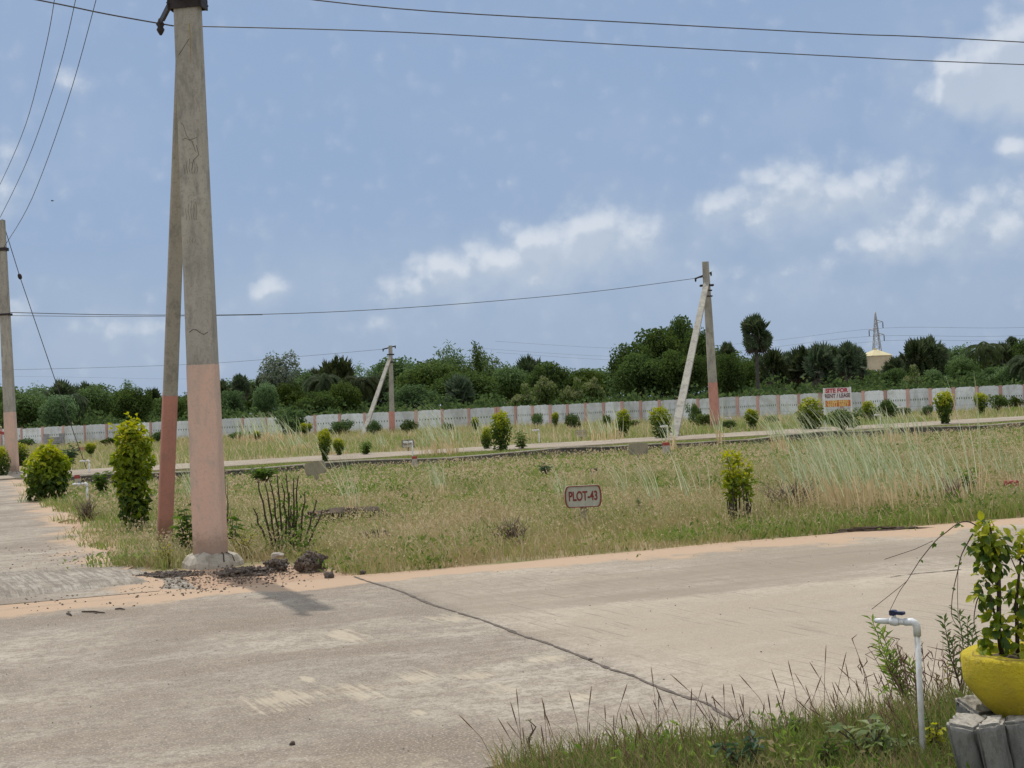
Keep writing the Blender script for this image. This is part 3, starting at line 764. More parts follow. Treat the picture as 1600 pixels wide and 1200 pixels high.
wire([fa, fa+d*.5+Vector((0, 0, -.01)), eL, eL+d*1.5, eL+d*5], .0085, 'thin wire running from the tall pole to the upper left corner')
# three lines sweeping from the left pole over the viewer
pa = LB; pb = LB+Vector((9.6, -25.2, 0))
for pix, lb in (([(-25, 330), (0, 288), (40, 195), (70, 80), (85, 0), (92, -60), (100, -170)], 'leftmost of three wires sweeping down to the left pole'),
                ([(-6, 345), (2, 336), (45, 245), (90, 115), (118, 0), (128, -60), (142, -170)], 'middle of three wires sweeping down to the left pole'),
                ([(2, 390), (10, 380), (50, 310), (105, 160), (150, 0), (163, -60), (182, -170)], 'rightmost of three wires sweeping down to the left pole')):
    wire([RV(x, y, pa, pa+Vector((11.5 if 'left' in lb[:5] else (12.4 if 'mid' in lb[:4] else 13.2), -25.2, 0))) for x, y in pix], .0085, lb)
# stay wire with its insulator
sg = thing('stay_wire', G(136, 735), 'slanting stay wire with an egg insulator anchoring the left pole', 'stay wire')
a_ = RV(3, 342, LB, sg.location); 
mb = MB(); mb.tube([a_-sg.location, RV(31, 432, LB, sg.location)-sg.location, RV(90, 605, LB, sg.location)-sg.location, Vector((0, 0, 0))], .013, 5); mb.build('cable', 'wire_metal', sg)
c_ = RV(31, 432, LB, sg.location)-sg.location; dd = (a_-sg.location-c_).normalized()
mb = MB(); mb.tube([c_-dd*.09, c_-dd*.05, c_, c_+dd*.05, c_+dd*.09], [.03, .06, .065, .06, .03], 8); mb.build('insulator', 'rust_metal', sg)
# lines between the far poles
wire([RV(x, y, RB, LB) for x, y in ((1100, 433), (950, 453), (800, 468), (600, 483), (410, 491), (200, 492), (10, 488))], .012, 'long sagging wire from the coral footed pole to the left pole')
wire([RV(x, y, RB, LB) for x, y in ((410, 492), (200, 494.5), (10, 493))], .008, 'thin second strand hanging just under the long sagging wire')
wire([AT(x, y, MBb.y) for x, y in ((605, 545), (480, 556), (340, 567), (200, 573), (0, 578), (-100, 578))], .010, 'faint wire running left from the distant small pole')
wire([AT(x, y, 200) for x, y in ((-100, 586), (100, 589), (300, 592), (600, 588))], .010, 'faintest low wire above the trees at left')

# ================================================================== COMPOUND WALL
CORN = G(776, 668); LE = G(-60, 700); RE = G(1680, 636)
WH = 1.30
def wall(a, b_, npan, label):
    root = thing('boundary_wall', a, label, 'wall', 'precast compound walls')
    L = (b_-a); pl = L.length/npan; d = L.normalized(); ang = math.atan2(d.y, d.x)
    root.rotation_euler = (0, 0, ang)
    w = pl-.16
    mb = MB()
    # slabs, perforated row, scalloped cap
    mb.box((0, 0, .16), (w, .05, .30)); mb.box((0, .003, .46), (w, .045, .285)); 
    mb.box((0, 0, .615), (w, .05, .03))
    nh = 8; hw = w/(nh*2+1)
    for k in range(nh+1): mb.box((-w/2+hw*(2*k+.5), .001, .68), (hw*1.12, .048, .101))
    mb.box((0, 0, .745), (w, .05, .03)); mb.box((0, .003, .905), (w, .045, .285))
    out = [(-w/2, 1.05), (w/2, 1.05), (w/2, 1.17)]
    for k in range(1, 16):
        x = w/2-w*k/16; q = abs(x)/(w/2)
        z = 1.20+.07*(1-q*q)+ (.028*abs(math.sin(q*9.5)) if q > .45 else 0.0)
        if q > .88: z = 1.185
        out.append((x, z))
    out.append((-w/2, 1.17))
    mb.prism(out, -.025, .025)
    p0 = mb.build('panel', 'wall_white', root)
    mb = MB(); mb.box((0, 0, .62), (.15, .13, 1.26)); mb.box((0, 0, 1.262), (.17, .15, .04))
    q0 = mb.build('pillar', 'wall_pink', root)
    for i in range(npan):
        o = p0 if i == 0 else p0.copy()
        if i: COL.objects.link(o); o.parent = root
        o.location = (pl*(i+.5), rng.normal(0, .008), rng.normal(0, .014)); o.rotation_euler = (rng.normal(0, .015), rng.normal(0, .008), 0)
    for i in range(npan+1):
        o = q0 if i == 0 else q0.copy()
        if i: COL.objects.link(o); o.parent = root
        o.location = (pl*i, -.012, rng.normal(0, .012))
    return root
wall(LE, CORN, 23, 'long white precast wall with pink pillars on the left, up to the corner')
wall(CORN+ (RE-CORN).normalized()*.2, RE, 28, 'long white precast wall with pink pillars on the right, rising toward the edge')
# unplastered block wall standing in front
bw = thing('block_wall', G(84, 699), 'small unplastered grey cement block wall in front of the white wall at left', 'block wall')
mb = MB(); pxm = 2250/bw.location.y; 
for rw in range(4):
    for cn in range(4):
        if rw == 3 and cn in (1, 2): continue
        mb.box(((cn-1.5)*.33+(.05 if rw % 2 else 0), rng.normal(0, .008), .11+.215*rw), (.32, .18, .205))
mb.build('blocks', 'cement_grey', bw)
# red painted arch by the left edge
ar = thing('gate_arch', G(-14, 706), 'red curved arch top half hidden behind the pole at left edge', 'arch')
ar_d = ar.location.y; k = ar_d/2250
mb = MB(); n = 14; out = []
for j in range(n+1):
    a = math.pi*j/n; out.append((1.5*math.cos(a), .52+.74*math.sin(a)))
ins = [(1.35*math.cos(math.pi*j/n), .50+.58*math.sin(math.pi*j/n)) for j in range(n+1)]
for j in range(n):
    q = [out[j], out[j+1], ins[j+1], ins[j]]
    mb.prism(q, -.08, .08)
mb.build('arch_band', 'red_paint', ar)
for sx in (-1, 1):
    mb = MB(); mb.box((sx*1.42, 0, .25), (.16, .15, .56)); mb.build('arch_leg', 'wall_white', ar)

# ================================================================== TREES
def crown_blobs(mb, blobs, n, L, W, mat=0, out=.6, shell=(.55, 1.05), droop=0.0, frac=None, mat2=None, up2=.5):
    vol = np.array([b_[3]**2 for b_ in blobs]); vol = vol/vol.sum()
    idx = rng.choice(len(blobs), n, p=vol)
    B = np.array(blobs)[idx]
    dirs = unit(n); r = rng.uniform(shell[0], shell[1], n)[:, None]
    rad = np.stack([B[:, 3], B[:, 3], B[:, 3]*.85], 1)
    P = B[:, :3]+dirs*rad*r
    Nn = dirs*out+unit(n)*.7+np.array([0, 0, .35]); Nn /= np.linalg.norm(Nn, axis=1, keepdims=True)
    D = np.cross(Nn, unit(n)); D = D+dirs*.25+np.array([0, 0, -droop])
    l = L*rng.uniform(.7, 1.35, n); w = W*rng.uniform(.7, 1.3, n)
    if mat2 is None: mb.leaves(P, D, Nn, l, w, mat)
    else:
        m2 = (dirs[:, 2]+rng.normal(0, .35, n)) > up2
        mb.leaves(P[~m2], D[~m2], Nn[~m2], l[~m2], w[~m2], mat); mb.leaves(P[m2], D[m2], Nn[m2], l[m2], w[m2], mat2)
def make_broad(name, label, cat, hgt, wid, leaf, n, seed, trunk_h=.3, lobes=26, L=.30, W=.2, mat2=None, droop=.1, cmin=.22):
    global rng
    keep = rng; rng = np.random.default_rng(seed)
    r = thing(name, (0, 0, 0), label, cat)
    mb = MB(); th = hgt*trunk_h
    mb.tube([(0, 0, -.2), (.05, .02, th*.5), (.0, .06, th)], [hgt*.035, hgt*.026, hgt*.02], 7)
    blobs = []
    for k in range(lobes):
        d = unit(1)[0]; rr = rng.uniform(.35, .95)
        c = np.array([d[0]*wid*.5*rr*.8, d[1]*wid*.5*rr*.8, th+(hgt-th)*(.48+.42*d[2]*rr)])
        rad = wid*rng.uniform(.13, .22)
        c[2] = min(c[2], hgt-rad*.75); c[2] = max(c[2], hgt*cmin)
        blobs.append((*c, rad))
        if k < 12: mb.tube([(0, .06, th*.85), (c[0]*.45, c[1]*.45, (th+c[2])*.52), tuple(c)], [hgt*.016, hgt*.010, hgt*.004], 5)
    mb.build('trunk', 'bark', r)
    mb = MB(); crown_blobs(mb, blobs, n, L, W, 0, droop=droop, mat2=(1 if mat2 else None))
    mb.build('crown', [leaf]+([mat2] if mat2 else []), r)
    rng = keep
    return r
def make_feather(name, label, cat, hgt, wid, seed, leaf='leaf_feather'):
    global rng
    keep = rng; rng = np.random.default_rng(seed)
    r = thing(name, (0, 0, 0), label, cat)
    mbt = MB(); mb = MB()
    for k in range(34):
        a = rng.uniform(0, 2*np.pi); sp = wid*.5*rng.uniform(.15, 1.0); hh = hgt*rng.uniform(.6, 1.0)*(1-.35*(sp/(wid*.5))**2)
        pts = []
        for j in range(8):
            f = j/7; rad = sp*(f**1.7)
            z = hh*(1-(1-f)**1.6)-(.10*hh*f**5)
            pts.append(np.array([rad*math.cos(a), rad*math.sin(a), z]))
        if k < 10: mbt.tube([tuple(p) for p in pts], [.04, .038, .034, .03, .025, .02, .012, .006], 4)
        P = np.array(pts); m_ = 110
        f = rng.uniform(.12, 1.0, m_)*7; i = np.minimum(f.astype(int), 6); fr = (f-i)[:, None]
        C = P[i]*(1-fr)+P[i+1]*fr+rng.normal(0, .20, (m_, 3))
        out = np.array([math.cos(a), math.sin(a), 0])*.5
        D = rng.normal(0, .7, (m_, 3))+out+np.array([0, 0, -.35]); Nn = unit(m_)+np.array([0, 0, .6])
        mb.leaves(C, D, Nn, rng.uniform(.28, .5, m_), rng.uniform(.07, .13, m_), 0)
    mbt.build('stems', 'bark', r); mb.build('crown', leaf, r)
    rng = keep
    return r
def make_palmyra(label, hgt, seed, crown_r=1.45, nf=66):
    global rng
    keep = rng; rng = np.random.default_rng(seed)
    r = thing('palmyra_palm', (0, 0, 0), label, 'palm tree')
    top = hgt-crown_r*.95
    mb = MB(); mb.tube([(0, 0, -.2), (.03, 0, .4), (.05, .03, top*.5), (.0, .0, top+.15)], [.24, .17, .14, .13], 8); mb.build('trunk', 'palm_bark', r)
    mb = MB(); md = MB()
    for k in range(nf+10):
        dead = k >= nf
        el_ = R(rng.uniform(-38, 88)) if not dead else R(rng.uniform(-75, -35)); a = rng.uniform(0, 2*np.pi)
        d = np.array([math.cos(a)*math.cos(el_), math.sin(a)*math.cos(el_), math.sin(el_)])
        pet = crown_r*rng.uniform(.38, .62); c = np.array([0, 0, top+.1])+d*pet
        mbt = md if dead else mb
        mbt.tube([(0, 0, top+.05), tuple(c)], [.035, .02], 4)
        side = np.cross(d, np.array([0, 0, .8])+unit(1)[0]*1.3); side /= np.linalg.norm(side)
        nb = 15; fr = crown_r*rng.uniform(.42, .55)
        ang = np.linspace(R(-120), R(120), nb)
        D = np.outer(np.cos(ang), d)+np.outer(np.sin(ang), side)
        D[:, 2] -= .12
        nrm = np.cross(d, side)
        mbt.leaves(np.repeat(c[None], nb, 0), D, np.repeat(nrm[None], nb, 0)+unit(nb)*.25, fr*(1-.25*np.abs(ang)/R(120)), fr*.30, 0, fold=.2)
    mb.build('crown', 'leaf_palm', r); md.build('dead_fronds', 'leaf_palm_dead', r)
    rng = keep
    return r
def make_coconut(name, label, hgt, fl, seed, nf=24, leaf='leaf_coco'):
    global rng
    keep = rng; rng = np.random.default_rng(seed)
    r = thing(name, (0, 0, 0), label, 'palm tree')
    top = hgt-fl*.55
    mb = MB(); mb.tube([(0, 0, -.2), (.1, 0, top*.4), (.25, .05, top*.8), (.22, .05, top)], [.2, .15, .12, .11], 8); mb.build('trunk', 'palm_bark', r)
    mb = MB(); t0 = np.array([.22, .05, top])
    for k in range(nf):
        a = rng.uniform(0, 2*np.pi); e0 = R(rng.uniform(0, 80)); ln = fl*rng.uniform(.8, 1.1)
        h = np.array([math.cos(a), math.sin(a), 0]); pts = [t0]; el_ = e0; 
        for j in range(9):
            pts.append(pts[-1]+(h*math.cos(el_)+np.array([0, 0, 1])*math.sin(el_))*ln/9); el_ -= R(15)
        mb.tube([tuple(p) for p in pts], [.03]*5+[.02]*5, 4)
        P = np.array(pts); nl = 26
        f = np.linspace(.12, 1, nl)*9; i = np.minimum(f.astype(int), 8); C = P[i]*(1-(f-i)[:, None])+P[i+1]*(f-i)[:, None]
        side = np.cross(h, [0, 0, 1.0]); tan = P[i+1]-P[i]; tan /= np.linalg.norm(tan, axis=1, keepdims=True)
        for sg_ in (-1, 1):
            D = tan*.6+side*sg_+np.array([0, 0, -.55])
            nrm = np.cross(D, tan)*sg_
            mb.leaves(C, D, nrm, ln*.26*(1-.5*np.abs(np.linspace(-.6, 1, nl))), .07, 0)
    mb.build('crown', leaf, r)
    rng = keep
    return r
PROTO = {}
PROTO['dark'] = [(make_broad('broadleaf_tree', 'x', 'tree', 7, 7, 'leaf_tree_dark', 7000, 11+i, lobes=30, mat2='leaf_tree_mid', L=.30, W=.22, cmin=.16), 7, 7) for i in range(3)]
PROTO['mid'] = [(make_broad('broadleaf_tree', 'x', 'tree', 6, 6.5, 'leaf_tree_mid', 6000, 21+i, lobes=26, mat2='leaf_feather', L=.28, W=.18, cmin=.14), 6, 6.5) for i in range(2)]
PROTO['bamboo'] = [(make_feather('bamboo_clump', 'x', 'bamboo', 7, 6.5, 31+i), 7, 6.5) for i in range(2)]
PROTO['palmyra'] = [(make_palmyra('x', 7, 41+i), 7, 2.9) for i in range(3)]
PROTO['coconut'] = [(make_coconut('coconut_palm', 'x', 7, 2.6, 51), 7, 4.2)]
PROTO['date'] = [(make_coconut('date_palm', 'x', 5, 2.3, 55, nf=40, leaf='leaf_palm'), 5, 4.0)]
PROTO['sparse'] = [(make_broad('bare_crowned_tree', 'x', 'tree', 7, 4, 'leaf_silver', 2300, 61, trunk_h=.35, lobes=18, L=.24, W=.16), 7, 4)]
PROTO['bright'] = [(make_broad('sapling_tree', 'x', 'tree', 4, 4, 'leaf_bright', 2200, 71+i, trunk_h=.2, lobes=14, L=.34, W=.2, mat2='blossom', cmin=.1), 4, 4) for i in range(2)]
LOOK = {'dark': 'dark dense tree', 'mid': 'mid-green round tree', 'bamboo': 'feathery bamboo clump', 'palmyra': 'fan-leaved palmyra palm',
        'coconut': 'ragged coconut palm', 'date': 'drooping date palm', 'sparse': 'thin silvery tree with gappy crown', 'bright': 'pale-tipped green sapling'}
KONE = {'dark': 'dark tree', 'mid': 'mid-green tree', 'bamboo': 'clump', 'palmyra': 'palmyra', 'coconut': 'coconut', 'date': 'date palm', 'sparse': 'thin tree', 'bright': 'sapling'}
KINDN = {'dark': 'dark trees', 'mid': 'mid green trees', 'bamboo': 'bamboo clumps', 'palmyra': 'palmyras', 'coconut': 'coconuts', 'date': 'date palms', 'sparse': 'thin trees', 'bright': 'saplings'}
def landmark(x):
    for lim, s in ((25, 'at the left edge'), (170, 'above the block wall'), (345, 'left of the tall pole'), (480, 'just right of the tall pole'), (600, 'left of the distant pole'), (700, 'right of the distant pole'),
                   (850, 'above the far wall corner'), (960, 'above the sign PLOT-43'), (1090, 'behind the long strut'), (1170, 'right of the coral footed pole'), (1290, 'left of the rent board'),
                   (1350, 'behind the rent board'), (1420, 'near the water tank'), (1500, 'right of the water tank')):
        if x < lim: return s
    return 'at the right edge'
# (kind, x, y of the top, distance, width in pixels)
TREES = [
 ('bamboo', 15, 612, 125, 100), ('mid', 40, 622, 118, 90), ('palmyra', 92, 598, 130, 48), ('date', 108, 622, 116, 60), ('bamboo', 62, 606, 132, 80), ('palmyra', 133, 603, 133, 50), ('mid', 150, 612, 128, 70),
 ('bamboo', 188, 600, 130, 90), ('palmyra', 238, 613, 126, 40), ('dark', 205, 622, 114, 80), ('mid', 262, 628, 122, 70), ('bamboo', 300, 615, 128, 70), ('mid', 90, 630, 113, 70),
 ('palmyra', 345, 598, 132, 40), ('palmyra', 375, 588, 128, 27), ('palmyra', 411, 591, 132, 38), ('sparse', 437, 545, 124, 66), ('dark', 360, 625, 118, 60), ('mid', 412, 608, 114, 50), ('mid', 452, 610, 122, 60), ('bamboo', 470, 583, 130, 80),
 ('palmyra', 524, 563, 126, 62), ('date', 505, 590, 118, 60), ('palmyra', 492, 580, 131, 46), ('bamboo', 560, 575, 132, 90), ('date', 558, 594, 117, 60), ('palmyra', 590, 592, 120, 44), ('mid', 540, 606, 112, 60), ('dark', 500, 625, 110, 80),
 ('bamboo', 640, 570, 134, 100), ('mid', 665, 575, 125, 120), ('bamboo', 700, 541, 132, 110), ('bamboo', 742, 537, 130, 100), ('bamboo', 770, 562, 128, 90), ('dark', 720, 592, 118, 130), ('dark', 640, 615, 112, 90), ('palmyra', 715, 590, 114, 44),
 ('palmyra', 827, 561, 126, 54), ('dark', 855, 580, 118, 80), ('mid', 800, 580, 124, 80), ('bright', 815, 610, 103, 46), ('bright', 845, 602, 101, 50), ('bright', 892, 600, 102, 40), ('bright', 925, 604, 103, 44), ('mid', 900, 588, 140, 90), ('mid', 935, 590, 150, 60), ('dark', 880, 600, 122, 80),
 ('dark', 985, 552, 112, 84), ('dark', 1025, 528, 118, 110), ('dark', 1063, 510, 122, 70), ('dark', 1090, 522, 119, 60), ('dark', 1005, 565, 104, 110), ('dark', 1060, 560, 103, 90),
 ('palmyra', 1136, 540, 118, 32), ('dark', 1140, 566, 104, 66), ('mid', 1160, 572, 112, 60), ('palmyra', 1180, 495, 100, 43), ('palmyra', 1207, 552, 112, 44), ('palmyra', 1182, 556, 116, 46), ('palmyra', 1232, 553, 118, 36),
 ('palmyra', 1254, 545, 112, 44), ('palmyra', 1280, 543, 110, 50), ('palmyra', 1297, 544, 114, 46), ('palmyra', 1325, 539, 108, 42), ('palmyra', 1338, 548, 110, 34), ('mid', 1315, 596, 120, 60), ('mid', 1360, 600, 112, 64),
 ('palmyra', 1397, 562, 104, 34), ('palmyra', 1408, 558, 107, 34), ('palmyra', 1428, 537, 105, 50), ('palmyra', 1450, 530, 106, 54), ('palmyra', 1476, 547, 110, 34), ('bright', 1422, 580, 95, 40), ('dark', 1400, 590, 102, 60),
 ('mid', 1500, 552, 108, 70), ('mid', 1500, 568, 98, 60), ('coconut', 1535, 527, 100, 62), ('palmyra', 1566, 541, 112, 36), ('palmyra', 1580, 529, 130, 18), ('dark', 1600, 540, 112, 70), ('date', 1605, 560, 92, 70), ('dark', 1540, 588, 96, 60), ('mid', 1570, 585, 93, 70), ('mid', 1460, 590, 96, 60),
]
for x_ in range(-120, 1760, 62):      # the back row that closes the wood
    base_y = np.interp(x_, [0, 300, 500, 700, 900, 1050, 1290, 1340, 1400, 1440, 1600], [618, 622, 592, 562, 600, 560, 566, 604, 604, 575, 566])
    TREES.append(('dark' if (x_//62) % 3 else 'mid', x_+rng.uniform(-12, 12), base_y+rng.uniform(-14, 22), 150 if x_ < 1000 else 128, 110))
cnt = {}; used = {}; todo = []
def fit_palm(o, hh, ph):
    """crown keeps its shape; the trunk is stretched so that the crown tops out at hh metres"""
    loc_top = hh/o.scale[2]
    for c in o.children:
        if c.name.startswith('trunk'): c.scale = (1, 1, loc_top/ph)
        else:
            kz = 1.35 if o.name.startswith('palmyra') else 1.0
            c.scale = (1, 1, kz); c.location = (0, 0, loc_top-ph*kz)
for (kind, x, yt, dist, wpx) in sorted(TREES, key=lambda q: q[1]):
    lst = PROTO[kind]; j = cnt.get(kind, 0); cnt[kind] = j+1
    p, ph, pw = lst[j % len(lst)]
    top = AT(x, yt-(14 if kind not in ('palmyra', 'coconut', 'sparse') else 3), dist); loc = Vector((top.x, dist, 0)); hh = top.z; ww = wpx*dist/F
    lab = f"{LOOK[kind]} {landmark(x)}, {ordn(j)} {KONE[kind]} from left"
    if cnt[kind] == 1 and len([1 for q in TREES if q[0] == kind]) == 1: lab = f"{LOOK[kind]} {landmark(x)}, behind the white wall"
    if kind == 'palmyra' and x == 1180: lab = 'tallest palmyra palm on a bare trunk, right of the coral footed pole'
    pal = kind in ('palmyra', 'coconut', 'date')
    if pal: ww *= 1.25 if kind == 'palmyra' else 1.2
    sc_ = (ww/pw, ww/pw, ww/pw if pal else hh/ph)
    rz = rng.uniform(0, 6.28)
    if id(p) not in used:
        used[id(p)] = 1; p.location = loc; p.scale = sc_; p.rotation_euler = (0, 0, rz); p['label'] = lab; p['group'] = KINDN[kind]+' behind the compound wall'
        ob = p; todo.append((p, hh, ph)) if pal else None
    else:
        ob = dup(p, loc, lab, rz, sc_, KINDN[kind]+' behind the compound wall')
        if pal: fit_palm(ob, hh, ph)
for p, hh, ph in todo: fit_palm(p, hh, ph)
# scrub under the trees, a mass nobody could count
mb = MB(); n = 42000
u_ = rng.uniform(-80, 1700, n); dd = rng.uniform(2, 26, n)
WD = lambda px: np.where(px < 776, np.interp(px, [-60, 776], [LE.y, CORN.y]), np.interp(px, [776, 1680], [CORN.y, RE.y]))
Yd = WD(u_)+dd+ (u_ > 776)*2
X = (u_-800)/F*Yd
hh = np.clip((.8+1.1*rng.beta(2, 2, n))*(0.75+.5*np.sin(X*.9)*np.sin(X*.37+Yd*.5))*(.7+dd*.03), .3, 4.2)*rng.uniform(.3, 1, n)**.5
P = np.stack([X, Yd, hh], 1)
Nn = unit(n)+np.array([0, -.2, .7]); D = unit(n)
mb.leaves(P, D, Nn, rng.uniform(.22, .45, n), rng.uniform(.14, .28, n), 0)
tag(mb.build('undergrowth', 'leaf_tree_dark'), 'tangled dark green scrub growing under the trees behind the white wall', 'undergrowth', None, 'stuff')

# ================================================================== BUILDINGS, PYLON
D_ = 210; px = D_/F
wt = thing('water_tank', Vector((AT(1368, 560, D_).x, D_, 0)), 'cream overhead water tank with pale pyramid roof rising above the palms', 'water tank')
zt0 = AT(1368, 575, D_).z; zt1 = AT(1368, 556, D_).z; zt2 = AT(1368, 547, D_).z; w_ = 36*px
mb = MB(); mb.box((0, 0, (zt0+zt1)/2), (w_, w_, zt1-zt0)); mb.box((0, 0, zt0-.12), (w_*1.06, w_*1.06, .25)); mb.build('tank_body', 'tank_cream', wt)
mb = MB(); a = w_*.54; mb.add([(-a, -a, zt1), (a, -a, zt1), (a, a, zt1), (-a, a, zt1), (-.3, -.3, zt2), (.3, -.3, zt2), (.3, .3, zt2), (-.3, .3, zt2)], [[0, 1, 5, 4], [1, 2, 6, 5], [2, 3, 7, 6], [3, 0, 4, 7], [4, 5, 6, 7], [3, 2, 1, 0]]); mb.box((0, 0, zt2+.12), (.35, .35, .3)); mb.build('roof', 'tank_roof', wt)
for sx in (-1, 1):
    for sy in (-1, 1):
        mb = MB(); mb.box((sx*w_*.42, sy*w_*.42, (zt0-.25)/2), (.35, .35, zt0-.25)); mb.build('column', 'house_white', wt)
wt.rotation_euler = (0, 0, R(20))
D_ = 480; px = D_/F
py_ = thing('power_pylon', Vector((AT(1371, 560, D_).x, D_, 0)), 'distant grey lattice transmission pylon above the water tank', 'pylon')
zt = AT(1371, 487, D_).z; zb = 0
mb = MB()
def pw(z): return 2.6*(1-z/zt)**1.0*.9+.35 if z < zt*.75 else .35+.95*(1-(z-zt*.75)/(zt*.25))
zs = list(np.linspace(0, zt*.75, 8))+list(np.linspace(zt*.75, zt, 5))[1:]
def pww(z): return np.interp(z, [0, zt*.72, zt], [2.3, .72, .10])
cor = lambda z, i: Vector((pww(z)*(1 if i in (0, 3) else -1), pww(z)*(1 if i < 2 else -1), z))
for i in range(4):
    mb.tube([cor(z, i) for z in zs], .13, 4)
    for z0, z1 in zip(zs[:-1], zs[1:]):
        mb.tube([cor(z0, i), cor(z1, (i+1) % 4)], .07, 4); mb.tube([cor(z1, i), cor(z0, (i+1) % 4)], .07, 4); mb.tube([cor(z1, i), cor(z1, (i+1) % 4)], .07, 4)
mb.build('lattice_mast', 'galvanised', py_)
ARMS = [(503, 1, 11), (515, -1, 11), (523, 1, 12)]
tips = []
for (y, sg_, ln) in ARMS:
    z = AT(1371, y, D_).z; x = sg_*ln*px
    mb = MB()
    for yy in (-.5, .5): mb.tube([(sg_*.3, yy, z-.2), (x, 0, z)], .10, 4); mb.tube([(sg_*.3, yy, z+.7), (x, 0, z)], .08, 4)
    arm_o = mb.build('cross_arm', 'galvanised', py_)
    mb = MB(); zi = z-10*px; mb.tube([(x, 0, z), (x, 0, z-.4), (x, 0, zi)], [.06, .15, .15], 6); mb.build('insulator_string', 'dark_metal', arm_o)
    tips.append(py_.location+Vector((x, 0, zi)))
ps = ['upper right', 'left', 'lower right']
for tp, nm, dy, dy2 in zip(tips, ps, (24, 28, 30), (15, 13, 15)):
    wire([tp+Vector((-130, 60, 4.0)), tp+Vector((-80, 30, -2.2)), tp+Vector((-40, 12, -2.4)), tp, tp+Vector((40, -10, -2.2)), tp+Vector((90, -25, -2.8)), tp+Vector((150, -45, 2))], .035, f'hair thin transmission line hung from the {nm} arm of the pylon', 'transmission lines')
# small house glimpsed between trunks
for (x, y0, y1, w, lab) in ((1212, 610, 597, 26, 'white house glimpsed between palm trunks left of the rent board'), (1302, 592, 581, 22, 'white flat roofed house glimpsed left of the water tank')):
    d_ = 135; k = d_/F; h = thing('house', Vector((AT(x, y0, d_).x, d_, 0)), lab, 'house', 'houses behind the trees')
    zt_ = AT(x, y1, d_).z; mb = MB(); mb.box((0, 0, zt_/2), (w*k, 3, zt_)); mb.build('wall', 'house_white', h)
    mb = MB(); mb.box((0, 0, zt_+.06), (w*k+.4, 3.4, .12)); mb.build('roof', 'tank_cream', h)
    for sx in (-.25, .25):
        mb = MB(); mb.box((sx*w*k, -1.5, zt_*.55), (.45, .06, .6)); mb.build('window', 'window_dark', h)

# ================================================================== HEDGE BUSHES
def bush(name, label, loc, h, w, seed, n=1500, L=.075, shape='column', stems=5, group='clipped golden hedge bushes', lime=.35):
    global rng
    keep = rng; rng = np.random.default_rng(seed)
    r = thing(name, loc, label, 'bush', group)
    prof = {'column': [(.0, .45), (.25, .8), (.5, .95), (.75, 1.0), (.9, .8), (1, .5)],
            'round': [(.0, .35), (.2, .8), (.45, 1.0), (.7, .95), (.88, .65), (1, .3)],
            'vase': [(.0, .12), (.3, .45), (.5, .8), (.75, 1.0), (.9, .85), (1, .5)],
            'ball': [(.35, .25), (.5, .8), (.7, 1.0), (.88, .85), (1, .4)]}[shape]
    z0 = prof[0][0]
    nb = 26; blobs = []
    for k in range(nb):
        f = z0+(1-z0)*(k+.5)/nb; rr = np.interp(f, [p[0] for p in prof], [p[1] for p in prof])*w*.5
        a = k*2.4+rng.uniform(-.5, .5); br = max(w*.13, rr*rng.uniform(.38, .55)); off_ = max(rr-br, 0)*rng.uniform(.75, 1.1)
        blobs.append((off_*math.cos(a), off_*math.sin(a), min(f*h, h-br*.6), br))
    mb = MB()
    for k in range(stems):
        a = rng.uniform(0, 6.28); b_ = blobs[rng.integers(len(blobs)//2, len(blobs))]
        mb.tube([(.05*w*math.cos(a), .05*w*math.sin(a), -.05), (b_[0]*.4, b_[1]*.4, b_[2]*.5), (b_[0], b_[1], b_[2])], [.02, .015, .006], 5)
    mb.build('stems', 'dry_stem', r)
    mb = MB(); vol = np.array([b_[3]**2 for b_ in blobs]); vol = vol/vol.sum()
    idx = rng.choice(nb, n, p=vol); B = np.array(blobs)[idx]; dirs = unit(n)
    P = B[:, :3]+dirs*B[:, 3:4]*rng.uniform(.65, 1.08, n)[:, None]
    P[:, 2] = np.maximum(P[:, 2], .02)
    Nn = dirs*.8+unit(n)*.55+np.array([0, 0, .35]); D = np.cross(Nn, unit(n))+dirs*.35+np.array([0, 0, -.25])
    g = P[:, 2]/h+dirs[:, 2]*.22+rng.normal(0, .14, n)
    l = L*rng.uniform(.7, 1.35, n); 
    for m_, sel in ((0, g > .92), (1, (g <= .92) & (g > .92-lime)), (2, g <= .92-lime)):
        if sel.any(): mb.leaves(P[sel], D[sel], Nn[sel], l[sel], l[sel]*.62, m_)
    for k in range(14):          # unclipped shoots that break the outline
        b_ = blobs[rng.integers(nb//3, nb)]; d0 = unit(1)[0]; d0[2] = abs(d0[2])*.9+.25; d0 /= np.linalg.norm(d0); ln = h*rng.uniform(.08, .17)
        p0 = np.array(b_[:3])+d0*b_[3]*.7; m_ = 9; f = np.linspace(.1, 1, m_)[:, None]
        P = p0+d0*ln*f+rng.normal(0, .006, (m_, 3)); P[:, 2] = np.maximum(P[:, 2], .02)
        mb.leaves(P, d0*.6+unit(m_)*.8, unit(m_)+np.array([0, 0, .7]), L*rng.uniform(.6, 1.1, m_), L*.5, 0 if P[-1, 2] > h*.8 else 1)
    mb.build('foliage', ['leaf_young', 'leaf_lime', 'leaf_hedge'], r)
    rng = keep
    return r
def px_dims(x, yb, yt, w):
    b_ = G(x, yb); return b_, (yb-yt)*b_.y/F, w*b_.y/F
b_, h, w = px_dims(212, 826, 662, 62)
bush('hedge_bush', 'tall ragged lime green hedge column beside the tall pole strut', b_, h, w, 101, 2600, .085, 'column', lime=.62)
b_, h, w = px_dims(75, 782, 700, 76)
bush('hedge_bush', 'wide rounded golden green bush beside the left pole', b_, h, w, 102, 2600, .10, 'round', lime=.55)
protos = {}
